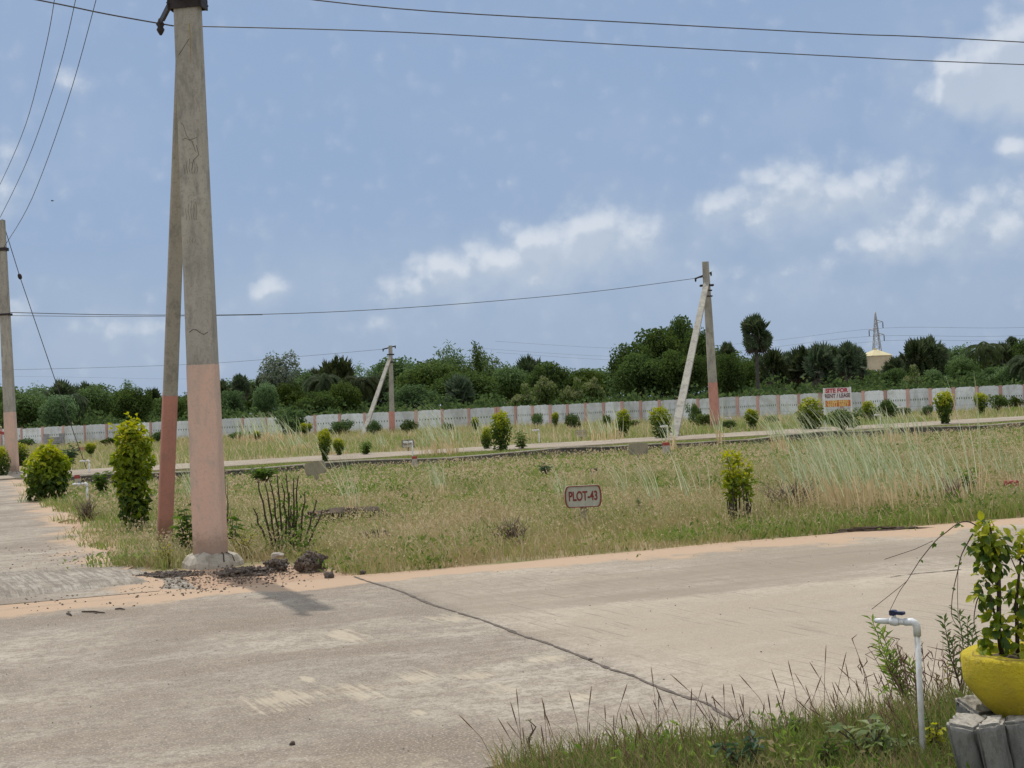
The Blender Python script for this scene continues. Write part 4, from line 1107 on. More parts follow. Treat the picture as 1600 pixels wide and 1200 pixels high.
for sh, sd in (('column', 111), ('round', 112), ('vase', 113), ('ball', 114)):
    protos[sh] = bush('hedge_bush', 'x', (0, 0, 0), 1.2, .75, sd, 1500, .085, sh)
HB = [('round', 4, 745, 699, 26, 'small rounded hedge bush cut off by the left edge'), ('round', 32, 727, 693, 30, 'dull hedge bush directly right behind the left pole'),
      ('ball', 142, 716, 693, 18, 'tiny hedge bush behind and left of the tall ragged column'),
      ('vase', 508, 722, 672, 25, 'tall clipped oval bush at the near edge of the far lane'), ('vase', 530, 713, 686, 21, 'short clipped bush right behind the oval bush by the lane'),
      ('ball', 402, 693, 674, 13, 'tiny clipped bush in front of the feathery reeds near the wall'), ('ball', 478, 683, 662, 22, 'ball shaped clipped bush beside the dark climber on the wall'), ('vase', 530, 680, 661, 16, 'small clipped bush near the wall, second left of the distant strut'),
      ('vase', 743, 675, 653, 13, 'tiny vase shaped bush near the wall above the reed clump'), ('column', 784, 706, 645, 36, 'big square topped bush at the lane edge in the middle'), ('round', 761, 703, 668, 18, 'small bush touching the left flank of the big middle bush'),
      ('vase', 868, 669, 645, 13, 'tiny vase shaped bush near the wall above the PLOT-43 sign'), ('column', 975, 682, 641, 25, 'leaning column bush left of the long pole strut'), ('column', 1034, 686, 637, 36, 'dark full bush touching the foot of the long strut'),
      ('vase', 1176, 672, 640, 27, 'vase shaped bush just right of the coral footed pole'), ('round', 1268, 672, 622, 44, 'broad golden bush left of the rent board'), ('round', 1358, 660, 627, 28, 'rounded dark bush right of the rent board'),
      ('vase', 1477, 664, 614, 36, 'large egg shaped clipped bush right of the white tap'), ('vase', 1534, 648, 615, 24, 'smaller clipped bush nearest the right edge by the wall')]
for i, (sh, x, yb, yt, w, lab) in enumerate(HB):
    b_, h, w = px_dims(x, yb, yt, w); p = protos[sh]; s_ = (w/.75, w/.75, h/1.2)
    if p['label'] == 'x': p.location = b_; p.scale = s_; p['label'] = lab; p.rotation_euler = (0, 0, i)
    else: dup(p, b_, lab, i*1.3, s_)
# leggy bush with yellow heads by the road
b_, h, w = px_dims(1155, 818, 708, 50)
r = thing('leggy_bush', b_, 'leggy bush of bare stems with yellow green heads, right of the plot sign', 'bush')
mb = MB(); ml = MB(); rg = np.random.default_rng(5)
for k in range(20):
    a = rg.uniform(0, 6.28); sp = w*.5*rg.uniform(.2, 1.0); bx = .12*math.cos(a)*rg.uniform(.3, 1); by = .12*math.sin(a); hh = h*rg.uniform(.55, .98)
    pts = [(bx, by, -.05), (bx+sp*.3*math.cos(a), by+sp*.3*math.sin(a), hh*.4), (sp*.8*math.cos(a), sp*.8*math.sin(a), hh*.75), (sp*math.cos(a)*.9, sp*math.sin(a)*.9, hh)]
    mb.tube(pts, [.010, .008, .006, .004], 5)
    for (cc, nl, rr) in ((np.array(pts[3]), 24, .07), (np.array(pts[2]), 8, .055), (np.array(pts[1])*.4+np.array(pts[2])*.6, 4, .05)):
        dirs = unit(nl); P = cc+dirs*rr*rg.uniform(.3, 1.1, nl)[:, None]
        g = dirs[:, 2]+rg.normal(0, .4, nl)+(.5 if cc[2] > h*.6 else -.5)
        for m_, sel in ((0, g > .3), (1, g <= .3)):
            if sel.any(): ml.leaves(P[sel], dirs[sel]+unit(sel.sum())*.7, dirs[sel]*.5+np.array([0, 0, .8])+unit(sel.sum())*.4, .058, .036, m_)
mb.build('stems', 'bark', r); ml.build('foliage', ['leaf_young', 'leaf_lime'], r)
# bare stemmed shrub near the pole
b_, h, w = px_dims(452, 862, 745, 84)
r = thing('bare_shrub', b_, 'leafless shrub of upright dark sticks behind the rubble heap', 'shrub')
mb = MB(); ml = MB()
for (x, zt_, ln) in ((-.30, 1, -.05), (-.24, .93, 0), (-.17, .98, .02), (-.10, 1.04, 0), (-.05, .92, .05), (.02, 1.03, -.02), (.06, .98, .02), (.11, 1.0, 0), (.18, .78, .05), (.26, .66, .14), (.33, .55, .22), (-.36, .6, -.1), (.0, .6, .1), (.08, .5, -.1)):
    y = rng.normal(0, .10); pts = [(x*.55, y*.6, -.05)]
    for j in range(1, 7): pts.append((x*.55+(x*.45+ln*.3)*j/6+rng.normal(0, .008), y*.6+y*.6*j/6+rng.normal(0, .008), h*zt_*j/6))
    mb.tube(pts, [.014, .013, .012, .011, .010, .008, .006], 5)
    for j in range(16):
        f = rng.uniform(.15, 1); i = min(int(f*6), 5); p = Vector(pts[i]).lerp(Vector(pts[i+1]), f*6-i); q = p+Vector((rng.normal(0, .022), rng.normal(0, .022), .018))
        mb.tube([p, q], [.006, .002], 3)
n = 190; P = np.stack([rng.normal(.03, .16, n), rng.normal(0, .12, n), rng.uniform(.02, .62, n)], 1)
ml.leaves(P, unit(n), unit(n)+np.array([0, 0, .8]), .065, .03, 0)
mb.build('sticks', 'dry_stem', r); ml.build('foliage', 'leaf_weed', r)

# leafy weeds -------------------------------------------------------
def leafy(name, label, loc, h, w, nst, L, mat, seed, cat='weed', group=None, aspect=.5, stemm='vine_stem', dens=9, droop=.2, top_mat=None):
    global rng
    keep = rng; rng = np.random.default_rng(seed)
    r = thing(name, loc, label, cat, group); mb = MB(); ml = MB()
    for k in range(nst):
        a = rng.uniform(0, 6.28); sp = w*.5*rng.uniform(.15, 1); hh = h*rng.uniform(.55, 1); pts = [Vector((rng.normal(0, w*.06), rng.normal(0, w*.06), -.03))]
        for j in range(1, 6): 
            f = j/5; pts.append(Vector((pts[0].x+sp*math.cos(a)*f**1.3+rng.normal(0, .01), pts[0].y+sp*math.sin(a)*f**1.3+rng.normal(0, .01), hh*f)))
        mb.tube(pts, [.006+.004*h, .006+.003*h, .005, .004, .003, .002], 5)
        f = np.sort(rng.uniform(.18, 1, dens))*5; i = np.minimum(f.astype(int), 4); PA = np.array([tuple(p) for p in pts]); C = PA[i]*(1-(f-i)[:, None])+PA[i+1]*(f-i)[:, None]
        a2 = np.arange(dens)*2.4+rng.uniform(0, 6); D = np.stack([np.cos(a2), np.sin(a2), rng.uniform(-.1, .6, dens)-droop], 1)
        l = L*rng.uniform(.6, 1.2, dens)
        if top_mat is not None:
            sel = f/5 > .7
            if sel.any(): ml.leaves(C[sel], D[sel], np.array([[0, 0, 1.0]])+unit(sel.sum())*.4, l[sel], l[sel]*aspect, 1)
            sel = ~sel
            if sel.any(): ml.leaves(C[sel], D[sel], np.array([[0, 0, 1.0]])+unit(sel.sum())*.4, l[sel], l[sel]*aspect, 0)
        else: ml.leaves(C, D, np.array([[0, 0, 1.0]])+unit(dens)*.4, l, l*aspect, 0)
    mb.build('stems', stemm, r); ml.build('leaves', [mat]+([top_mat] if top_mat else []), r)
    rng = keep
    return r
LW = [('leafy_weed', 'tall leafy weed in the gap between strut and tall pole', 291, 868, 778, 44, 9, .13, 'leaf_weed', 11),
      ('leafy_weed', 'drooping leafy weed just right of the tall pole', 364, 858, 788, 34, 4, .14, 'leaf_weed', 9),
      ('leafy_weed', 'yellowish leafy weed right of the tall pole foot', 385, 868, 830, 60, 10, .07, 'leaf_yellow_weed', 10),
      ('leafy_weed', 'yellowish weed left of the tall pole foot', 258, 884, 842, 50, 9, .07, 'leaf_yellow_weed', 10),
      ('leafy_weed', 'bright low weed between the leafless shrub and the rubble', 440, 866, 836, 34, 8, .06, 'leaf_weed', 9),
      ('leafy_weed', 'dense low green weed left of the tall ragged column', 158, 773, 736, 34, 26, .12, 'leaf_weed', 14),
      ('leafy_weed', 'bluish bushy weed behind the rounded golden bush', 105, 733, 690, 50, 26, .16, 'leaf_blue', 12),
      ('leafy_weed', 'green bushy weed behind the leafless shrub', 410, 752, 728, 60, 30, .13, 'leaf_weed', 12),
      ('leafy_weed', 'single dark blue weed in the open field', 852, 743, 722, 22, 9, .1, 'leaf_blue', 10),
      ('leafy_weed', 'bright green weed on the lane side of the distant strut', 572, 712, 688, 26, 18, .14, 'leaf_weed', 10),
      ('leafy_weed', 'loose pale weed hugging the right of the big middle bush', 815, 703, 672, 30, 14, .16, 'leaf_weed', 10),
      ('leafy_weed', 'bright weed in the big reed patch near the red marker', 1515, 775, 728, 40, 12, .09, 'leaf_weed', 12),
      ('leafy_weed', 'pale stalky weed behind the PLOT-43 sign', 1000, 806, 770, 16, 5, .06, 'leaf_pale', 10),
      ('leafy_weed', 'thin tall shoot hugging the right edge of the tall pole', 357, 830, 690, 6, 2, .05, 'leaf_pale', 12)]
for i, (nm, lab, x, yb, yt, w, nst, L, m_, dn) in enumerate(LW):
    b_, h, w = px_dims(x, yb, yt, w); leafy(nm, lab, b_, h, w, nst, L, m_, 200+i, group='roadside weeds', dens=dn)
# wild shrubs along the wall
ws = make_broad('wall_shrub', 'x', 'shrub', 1.6, 2.2, 'leaf_tree_dark', 1500, 81, trunk_h=.1, lobes=16, L=.16, W=.11, mat2='leaf_tree_mid', cmin=.1)
ws2 = make_broad('wall_shrub', 'x', 'shrub', 1.4, 1.6, 'leaf_tree_mid', 900, 82, trunk_h=.1, lobes=12, L=.15, W=.09, mat2='leaf_bright', cmin=.1)
WSH = [(455, 682, 635, 66, 0, 'big dark shrub sprawled over the wall right of the reeds'), (375, 690, 672, 40, 1, 'low bright shrub at the wall right of the tall pole'), (250, 694, 672, 30, 0, 'dark shrub at the wall behind the strut'),
       (535, 680, 655, 50, 0, 'scrubby dark shrub at the wall left of the distant strut'), (585, 680, 655, 26, 0, 'narrow dark shrub between distant strut and pole'), (640, 678, 655, 30, 0, 'dark shrub at the wall right of the distant pole'),
       (895, 672, 645, 34, 0, 'dark shrub on the wall right of the tiny vase bush'), (948, 668, 645, 18, 1, 'small shrub on the wall left of the leaning column bush'), (1085, 668, 625, 26, 1, 'tall thin shrub at the wall between strut and pole'), (1100, 670, 643, 34, 1, 'bright low shrub at the foot of the coral footed pole'),
       (1140, 672, 654, 30, 1, 'low shrub right of the coral footed pole foot'), (1318, 677, 633, 66, 1, 'green shrub hiding the legs of the rent board'), (1388, 655, 622, 40, 0, 'dark pointed shrub at the wall right of the rent board'), (1560, 645, 612, 36, 1, 'shrub on the wall at right edge'), (1450, 652, 632, 24, 0, 'shrub at the wall left of the egg shaped bush'),
       (40, 700, 684, 40, 0, 'low shrub at the wall behind the left pole'), (172, 697, 683, 30, 0, 'low shrub at the wall left of the ragged column'), (700, 676, 660, 24, 0, 'small dark shrub at the wall beyond the bushy reed clump'), (990, 668, 655, 22, 1, 'low weed shrub at the wall right of the leaning column bush'), (1205, 664, 648, 26, 1, 'low shrub at the wall left of the broad golden bush'), (1415, 652, 634, 20, 1, 'low green shrub at the wall left of the egg shaped bush'), (1585, 640, 618, 30, 0, 'dark shrub at the wall at the far right edge'), (325, 690, 668, 40, 0, 'dark shrub at the wall half hidden behind the tall pole'), (840, 668, 642, 22, 1, 'thin climber on the wall above the big middle bush')]
for i, (x, yb, yt, w, k, lab) in enumerate(WSH):
    b_, h, w = px_dims(x, yb, yt, w); p = (ws, ws2)[k]; ph, pw_ = ((1.6, 2.2), (1.4, 1.6))[k]; s_ = (w/pw_, w/pw_, h/ph)
    if p['label'] == 'x': p.location = b_; p.scale = s_; p['label'] = lab; p['group'] = 'wild shrubs along the wall'
    else: dup(p, b_, lab, i*1.1, s_, 'wild shrubs along the wall')

# ================================================================== TALL REED GRASS
def reed(label, loc, h, spread, n, lean, seed, wid=.012, base=.28):
    global rng
    keep = rng; rng = np.random.default_rng(seed)
    mb = MB(); seg = 6
    P0 = np.stack([rng.normal(0, spread*(.28 if n > 30 else .12), n), rng.normal(0, spread*.28, n), np.full(n, -.05)], 1)
    hh = h*rng.uniform(.55, 1.05, n); ln = lean*rng.uniform(.4, 1.3, n)*hh; sd = rng.normal(0, .16, n)*hh; sx = rng.normal(0, .15, n)*hh
    ww = wid*rng.uniform(.6, 1.2, n)
    a = rng.uniform(-.7, .7, n); S = np.stack([np.cos(a), np.sin(a), np.zeros(n)], 1)
    rows = []
    for j in range(seg+1):
        f = j/seg
        C = P0+np.stack([-ln*f**1.9+sx*f, sd*f, hh*(f-.12*f**4)], 1)
        k = (1-f*.85)*ww*.5
        rows.append((C-S*k[:, None], C+S*k[:, None]))
    v = np.stack([q for r_ in rows for q in r_], 1).reshape(-1, 3)
    base_i = mb.n; i = np.arange(n)[:, None]*(2*(seg+1)); mb.v.append(v.astype(np.float32)); mb.n += len(v)
    for j in range(seg):
        mb.q.append(((i+np.array([[2*j, 2*j+1, 2*j+3, 2*j+2]])), 0 if j < seg*base else 1, True))
    o = mb.build('reed_clump', ['reed_base', 'reed_top']); o.location = loc
    tag(o, label, 'tall grass', 'tall reed grass clumps')
    rng = keep
    return o
RD = [(1305, 806, 165, 90, 130, .45, 'dense tall reed clump, left half of the big patch'), (1345, 806, 170, 80, 140, .5, 'dense straw based reed clump in the centre of the big patch'), (1398, 800, 150, 80, 110, .5, 'reed clump right of centre in the big patch'),
      (1262, 790, 110, 70, 60, .5, 'thin outer reed clump at the left of the big patch'), (1450, 800, 160, 70, 70, .5, 'leaning reed clump behind the road right of the big patch'), (1500, 790, 120, 80, 50, .5, 'thin reed clump beside the bright weed near the red marker'),
      (1330, 770, 110, 120, 90, .5, 'green reed clump at the back of the big patch'), (1420, 765, 100, 110, 80, .5, 'green reed clump behind, toward the right of the big patch'), (1580, 770, 110, 90, 60, .4, 'reed clump cut by the right edge'),
      (690, 712, 80, 40, 110, .5, 'bushy reed clump at the lane edge left of the big middle bush'), (688, 775, 62, 40, 22, .25, 'short reed tuft in the field below the bushy clump'), (395, 693, 46, 60, 120, .15, 'pale feathery reeds on the left side against the wall'), (440, 690, 50, 50, 90, .5, 'pale feathery reeds right of the first feathery tuft'),
      (480, 706, 44, 70, 90, .6, 'bent straw reeds in the field behind the lane'), (520, 712, 30, 40, 30, .5, 'low bent reed wisps by the oval bush'), (555, 812, 110, 24, 14, .2, 'slender upright reed tuft right of the leafless shrub'), (600, 705, 34, 24, 14, .5, 'reed wisps left of the far plot sign'),
      (1025, 806, 108, 36, 12, .35, 'sparse dark reed stems right of the PLOT-43 sign'), (975, 790, 90, 36, 10, .4, 'sparse pale reeds behind the PLOT-43 sign'), (1085, 800, 105, 50, 12, .35, 'sparse reeds between plot sign and leggy bush'), (1170, 816, 110, 8, 3, .06, 'lone pale stalks right of the leggy bush'),
      (880, 790, 70, 40, 14, .3, 'low reed tuft just left of the PLOT-43 sign'), (1220, 700, 60, 40, 20, .4, 'reed wisps in front of the broad golden bush'), (1045, 700, 60, 30, 12, .4, 'reed wisps by the foot of the long strut'), (940, 690, 55, 60, 60, .25, 'reddish tuft of reeds at the lane left of the leaning bush'),
      (1530, 800, 235, 16, 5, .10, 'tallest lone reed stalks at right, reaching above the wall'), (1400, 690, 60, 60, 40, .4, 'reed tuft at the kerb below the rounded dark bush'), (1125, 690, 70, 20, 8, .2, 'pale wisps in front of the coral footed pole'), (310, 790, 70, 30, 40, .3, 'pale reed tuft showing between strut and tall pole'), (780, 690, 46, 60, 40, .3, 'wispy reeds around the big middle bush')]
for i, (x, yb, hp, sp, n, ln, lab) in enumerate(RD):
    b_, h, w = px_dims(x, yb, yb-hp*(1.36 if n > 90 and x > 1200 else 1.2), sp*1.3); reed(lab, b_, h, w, int(n*.46 if n > 40 else n*1.25), ln*.8, 300+i, wid=max(.014, .00075*b_.y))
# dry twiggy bushes
def twigs(label, x, yb, yt, w, n, seed, mat='dry_twig'):
    global rng
    keep = rng; rng = np.random.default_rng(seed)
    b_, h, w = px_dims(x, yb, yt, w); mb = MB()
    for k in range(n):
        a = rng.uniform(0, 6.28); sp = w*.5*rng.uniform(.2, 1); hh = h*rng.uniform(.3, 1); p0 = Vector((rng.normal(0, w*.12), rng.normal(0, w*.1), -.03)); p1 = p0+Vector((sp*.4*math.cos(a), sp*.4*math.sin(a), hh*.55)); p2 = p0+Vector((sp*math.cos(a), sp*math.sin(a), hh))
        mb.tube([p0, p1, p2], [.007, .005, .002], 4)
        q = p1+Vector((rng.normal(0, .08), rng.normal(0, .08), hh*.25)); mb.tube([p1, q], [.004, .0015], 3)
    o = mb.build('dry_shrub', mat); o.location = b_; tag(o, label, 'dry shrub', 'dry twiggy shrubs'); rng = keep
twigs('withered grey twig heap right of the leggy bush', 1235, 800, 740, 110, 110, 401)
twigs('small dry twig bush at the right by the big reed patch', 1490, 790, 738, 46, 50, 402)
twigs('dry twiggy shrub at the road verge left of the plot sign', 800, 850, 800, 60, 70, 403)
twigs('dry brown twig bush beside the left road verge', 135, 812, 770, 50, 60, 404)

# ================================================================== FIELD GRASS (stuff)
def pts_ts(n, t0, t1, s0, s1): return rng.uniform(t0, t1, n), rng.uniform(s0, s1, n)
def frus(t, s, mx=1.35):
    x = U.x*t+N.x*s; y = U.y*t+N.y*s
    return (np.abs(x) < y*.3556*mx+1.2) & (y > 1)
def vnoise(t, s, f, ph=0):
    return (np.sin(t*f+ph+1.3*np.sin(s*f*.7+ph))+np.sin(s*f*1.3-ph+1.7*np.sin(t*f*.6+2*ph))+np.sin((t+s)*f*.5+ph*3))/3
def grass(name, specs, mats, label, specks=None):
    mb = MB()
    for (n, t0, t1, s0, s1, h0, h1, w, mat, cond) in specs:
        t, s = pts_ts(n, t0, t1, s0, s1); k = frus(t, s)
        if cond is not None: k &= cond(t, s)
        t, s = t[k], s[k]; m_ = len(t)
        if m_ == 0: continue
        P = np.stack([U.x*t+N.x*s, U.y*t+N.y*s, gz(t, s)-.01], 1)
        h = rng.uniform(h0, h1, m_)*(1+.45*vnoise(t, s, 1.6)+.3*vnoise(t, s, .5, 2))
        h = np.maximum(h, .03)
        a = rng.uniform(0, 6.28, m_); ln = np.stack([np.cos(a), np.sin(a), np.zeros(m_)], 1)*(h*rng.uniform(.15, .75, m_))[:, None]
        ln[:, 0] -= h*.12; ln *= 1.25
        mb.blades(P, h, w*rng.uniform(.6, 1.3, m_), ln, mat)
    if specks:
        for (n, s0, s1, h0, h1, L, mat, cond) in specks:
            t, s = pts_ts(n, -30 if s1 > 45 else 0, 40, s0, s1); k = frus(t, s) & cond(t, s) & (vnoise(t, s, 2.3)+.6*vnoise(t, s, 6.1, 1)+rng.normal(0, .5, n) > -.25); t, s = t[k], s[k]; m_ = len(t)
            P = np.stack([U.x*t+N.x*s, U.y*t+N.y*s, gz(t, s)+rng.uniform(h0, h1, m_)*(1+.4*vnoise(t, s, 1.6))], 1)
            mb.leaves(P, unit(m_)+np.array([-.2, 0, .5]), unit(m_), L*rng.uniform(.5, 1.4, m_), L*.42*rng.uniform(.6, 1.3, m_), mat)
    if name == 'roadside_grass':
        for k in range(150):
            s0 = rng.uniform(4.3, 5.75); t0 = rng.uniform(1.6, 5.5)
            if not nearc(np.array([t0]), np.array([s0]))[0]: continue
            m_ = rng.integers(12, 42); rr = rng.uniform(.03, .10); t = t0+rng.normal(0, rr, m_); s = s0+rng.normal(0, rr*.8, m_); hh = rng.uniform(.06, .20)
            P = np.stack([U.x*t+N.x*s, U.y*t+N.y*s, gz(t, s)+hh*rng.random(m_)], 1)
            L = rng.uniform(.016, .042); mb.leaves(P, unit(m_)+np.array([0, 0, .4]), unit(m_)+np.array([0, 0, .8]), L*rng.uniform(.6, 1.3, m_), L*.45, int(rng.choice([0, 1, 4, 4, 5])))
    if name == 'field_grass':
        for k in range(420):          # low broad-leaved weeds in scattered clumps
            s0 = 13.2+27*rng.random()**1.8; t0 = rng.uniform(1.5, 30)
            if not (frus(np.array([t0]), np.array([s0]))[0] and bare(np.array([t0]), np.array([s0]))[0]): continue
            m_ = rng.integers(25, 90); rr = rng.uniform(.10, .38); t = t0+rng.normal(0, rr, m_); s = s0+rng.normal(0, rr*.8, m_); hh = rng.uniform(.08, .30)
            P = np.stack([U.x*t+N.x*s, U.y*t+N.y*s, gz(t, s)+hh*rng.random(m_)], 1)
            L = rng.uniform(.035, .065)*(1+s0/40); mb.leaves(P, unit(m_)+np.array([0, 0, .5]), unit(m_)+np.array([0, 0, .6]), L*rng.uniform(.6, 1.3, m_), L*.4, int(rng.choice([1, 4, 4, 0, 2])))
    return tag(mb.build(name, mats), label, 'grass', None, 'stuff')
verge = lambda t, s: t > 1.85+.45*vnoise(t, s, 1.1)+ .35*vnoise(t, s, 3.1, 1)+ (s < 17.5)*.0
edge = lambda t, s: s > 13.15+.16*vnoise(t, s, 1.4)+.1*vnoise(t, s, 4.0, 1)+np.where(t < 3.5, .9*(3.5-t)*.3, 0)
rub = lambda t, s: ~((t > 1.5) & (t < 3.35) & (s < 14.5+.2*vnoise(t, s, 5))) & ~((np.abs(t-2.5) < .52) & (s < 15.15)) & ~((np.abs(t-3.0) < .4) & (s < 14.8))
both = lambda t, s: verge(t, s) & edge(t, s) & rub(t, s)
gm = lambda t, s: both(t, s) & (vnoise(t, s, .45, 4)+.5*vnoise(t, s, 1.7) > -.12)
gnear = lambda t, s: both(t, s)
bare = lambda t, s: both(t, s) & (vnoise(t, s, .95, 5)+.25*vnoise(t, s, 3.3) < .60) & ~((s > 31.5) & (s < 33.5) & (t < 14) & (vnoise(t, s, .8, 2) > -.1))
FM = ['grass_field', 'grass_green', 'grass_weed', 'grass_seed']
left_v = lambda t, s: (t > 1.5+.35*vnoise(t, s, 1.1)+.35*vnoise(t, s, 3.7, 1)) & (s > 15.6) & (t < 4)
grass('field_grass', [
    (14000, 1, 4.2, 15.5, 40, .04, .15, .012, 1, left_v), (7000, 1, 4.2, 15.5, 40, .05, .18, .011, 2, left_v),
    (52000, 0, 30, 13.0, 16.0, .06, .19, .008, 2, gnear),
    (26000, 0, 30, 13.0, 14.6, .08, .20, .010, 1, lambda t, s: gnear(t, s) & (vnoise(t, s, .8, 1) > -.2)),
    (6000, 0, 30, 13.1, 16.5, .14, .30, .007, 3, gnear),
    (74000, 0, 30, 15.0, 24, .07, .20, .008, 0, bare),
    (46000, 0, 30, 15.0, 24, .07, .19, .009, 1, gm),
    (12000, 0, 30, 15, 24, .14, .30, .007, 3, bare),
    (76000, 0, 40, 23, 40.2, .08, .20, .014, 0, bare),
    (66000, 0, 40, 24, 40.2, .08, .22, .016, 1, lambda t, s: gm(t, s) | (both(t, s) & (s > 36))),
    (12000, 0, 40, 23, 40.2, .16, .30, .012, 3, bare)], FM+['verge_green', 'dry_twig'], 'dry straw and green grass covering the open plots',
    [(52000, 13, 18, .06, .26, .034, 2, gnear), (26000, 13, 18, .08, .30, .034, 3, gnear), (60000, 16, 25, .06, .24, .045, 3, bare), (46000, 16, 25, .05, .20, .045, 2, bare), (44000, 24, 40.2, .08, .26, .075, 3, bare), (40000, 24, 40.2, .05, .2, .075, 1, bare)])
far = lambda t, s: (t > 2.2+.6*vnoise(t, s, .7)) & (np.abs(s-44.88) > 2.42+.3*vnoise(t, s, 1.1))
WY = lambda t, s: (lambda x, y: y < np.where(x < CORN.x, np.interp(x, [LE.x, CORN.x], [LE.y, CORN.y]), np.interp(x, [CORN.x, RE.x], [CORN.y, RE.y]))-.3)(U.x*t+N.x*s, U.y*t+N.y*s)
grass('verge_grass', [
    (30000, 0, 50, 40.5, 42.6, .03, .10, .020, 1, far), (14000, 0, 50, 40.5, 42.7, .03, .10, .02, 2, far),
    (46000, -30, 60, 46.6, 70, .12, .30, .026, 0, lambda t, s: far(t, s) & WY(t, s)), (26000, -30, 60, 46.6, 70, .10, .26, .028, 1, lambda t, s: far(t, s) & WY(t, s) & (vnoise(t, s, .3, 3) > -.1)),
    (34000, -45, 60, 68, 104, .15, .36, .036, 0, lambda t, s: far(t, s) & WY(t, s)), (22000, -45, 60, 68, 104, .15, .36, .036, 2, lambda t, s: far(t, s) & WY(t, s)),
    (9000, -45, 60, 47, 100, .25, .5, .03, 3, lambda t, s: far(t, s) & WY(t, s))], FM, 'rough tawny grass between the far lane and the white wall')
# foreground verge, lower right
nearc = lambda t, s: (s < 5.72+.10*vnoise(t, s, 3)+.10*vnoise(t, s, 9, 1)) & (t > 2.02+(5.85-s)*-.3+.2*vnoise(t, s, 4, 2))
mb_fg = None
grass('roadside_grass', [
    (40000, 0, 7, 3.2, 5.9, .06, .17, .0042, 0, nearc), (52000, 0, 7, 3.2, 5.9, .06, .17, .005, 1, lambda t, s: nearc(t, s) & (s < 5.65)), (16000, 0, 7, 3.2, 5.9, .06, .17, .005, 2, nearc),
    (5500, 0, 7, 3.2, 6.0, .12, .24, .003, 3, nearc)], ['verge_straw', 'verge_green', 'grass_weed', 'grass_spike', 'leaf_willow', 'leaf_weed'], 'mixed green and straw grass on the near verge at lower right')
# flowering grass spikes on thin stalks in the foreground
mb = MB(); ns = 190
t, s = pts_ts(ns, 1.6, 5.2, 4.9, 5.85); k = nearc(t, s); t, s = t[k], s[k]
for a, b2 in zip(t, s):
    p = TS(a, b2, 0); h = rng.uniform(.16, .33); dx = rng.normal(-.03, .06); dy = rng.normal(0, .05)
    q = p+Vector((dx*.5, dy*.5, h*.65)); e = p+Vector((dx, dy, h)); mb.tube([p, q, e], [.0016, .0013, .001], 3)
    mb.tube([q.lerp(e, .45), q.lerp(e, .75), e, e+(e-q)*.2], [.0012, .0026, .0022, .0008], 4)
tag(mb.build('grass_spikes', 'grass_spike'), 'thin purple brown seed spikes standing out of the near verge', 'grass', None, 'stuff')
# broad-leaved weeds in the near verge
FG = [('creeping_weed', 'pale long leaved weed spreading beside the white tap', 1370, 1196, 1120, 150, 7, .075, 'leaf_pale', 12, .36), ('creeping_weed', 'dark blue green weed at the bottom edge', 1160, 1206, 1150, 90, 7, .065, 'leaf_blue', 12, .36),
      ('creeping_weed', 'light green fern like weed left of the tap foot', 1290, 1202, 1150, 60, 6, .05, 'leaf_weed', 14, .3), ('creeping_weed', 'round leaved weed at the foot of the white tap', 1408, 1190, 1150, 46, 7, .04, 'leaf_pale', 10, .8), ('creeping_weed', 'yellow green weed between the tap and the concrete pieces', 1464, 1185, 1130, 30, 8, .035, 'leaf_young', 9, .8),
      ('creeping_weed', 'small bright weed in the middle of the near verge', 1235, 1160, 1120, 50, 6, .05, 'leaf_weed', 10, .4), ('creeping_weed', 'thin tall weed at the left end of the near verge', 832, 1190, 1105, 20, 2, .02, 'leaf_weed', 14, .5)]
for i, (nm, lab, x, yb, yt, w, nst, L, m_, dn, asp) in enumerate(FG):
    b_, h, w = px_dims(x, yb, yt, w); leafy(nm, lab, b_, h, w, nst, L, m_, 500+i, group='weeds in the near verge', dens=dn, aspect=asp)
def willow(label, x, yb, tips, L, seed, nl=26, mat='leaf_willow'):
    b_ = G(x, yb); r = thing('willow_weed', b_, label, 'weed', 'weeds in the near verge'); mb = MB(); ml = MB(); rg = np.random.default_rng(seed)
    for (tx, ty) in tips:
        e = AT(tx, ty, b_.y+rg.uniform(-.1, .1))-b_; p0 = Vector((rg.normal(0, .02), rg.normal(0, .02), -.02)); m_ = p0.lerp(e, .5)+Vector((-.02*(1 if e.x < 0 else -1), 0, .03))
        pts = [p0, p0.lerp(m_, .5), m_, m_.lerp(e, .5)+Vector((0, 0, .008)), e]; mb.tube(pts, [.004, .0035, .003, .0022, .001], 5)
        PA = np.array([tuple(p) for p in pts]); f = np.linspace(.25, 1, nl)*4; i = np.minimum(f.astype(int), 3); C = PA[i]*(1-(f-i)[:, None])+PA[i+1]*(f-i)[:, None]
        tan = PA[i+1]-PA[i]; tan /= np.linalg.norm(tan, axis=1, keepdims=True); a2 = np.arange(nl)*2.4
        sd = np.stack([np.cos(a2), np.sin(a2)*.7, np.zeros(nl)], 1)
        ml.leaves(C, tan*.75+sd, sd*.2+np.array([[0, -.3, .9]])+rg.normal(0, .25, (nl, 3)), L*rg.uniform(.7, 1.15, nl), L*.24, 0)
    mb.build('stems', 'vine_stem', r); ml.build('leaves', mat, r)
willow('willow leaved weed arching left of the white tap', 1425, 1108, [(1362, 968), (1378, 985), (1395, 1020), (1385, 1045), (1420, 1035), (1372, 1010)], .06, 601)
willow('grey green willow leaved weed between tap and yellow bowl', 1505, 1088, [(1475, 968), (1498, 958), (1512, 968), (1488, 1000), (1520, 985)], .055, 602, mat='leaf_feather')
willow('small twiggy weed in front of the yellow bowl', 1500, 1100, [(1468, 1062), (1480, 1040), (1510, 1045), (1525, 1060)], .04, 603, nl=12, mat='leaf_yellow_weed')
b_ = G(1440, 1110)
mb = MB()
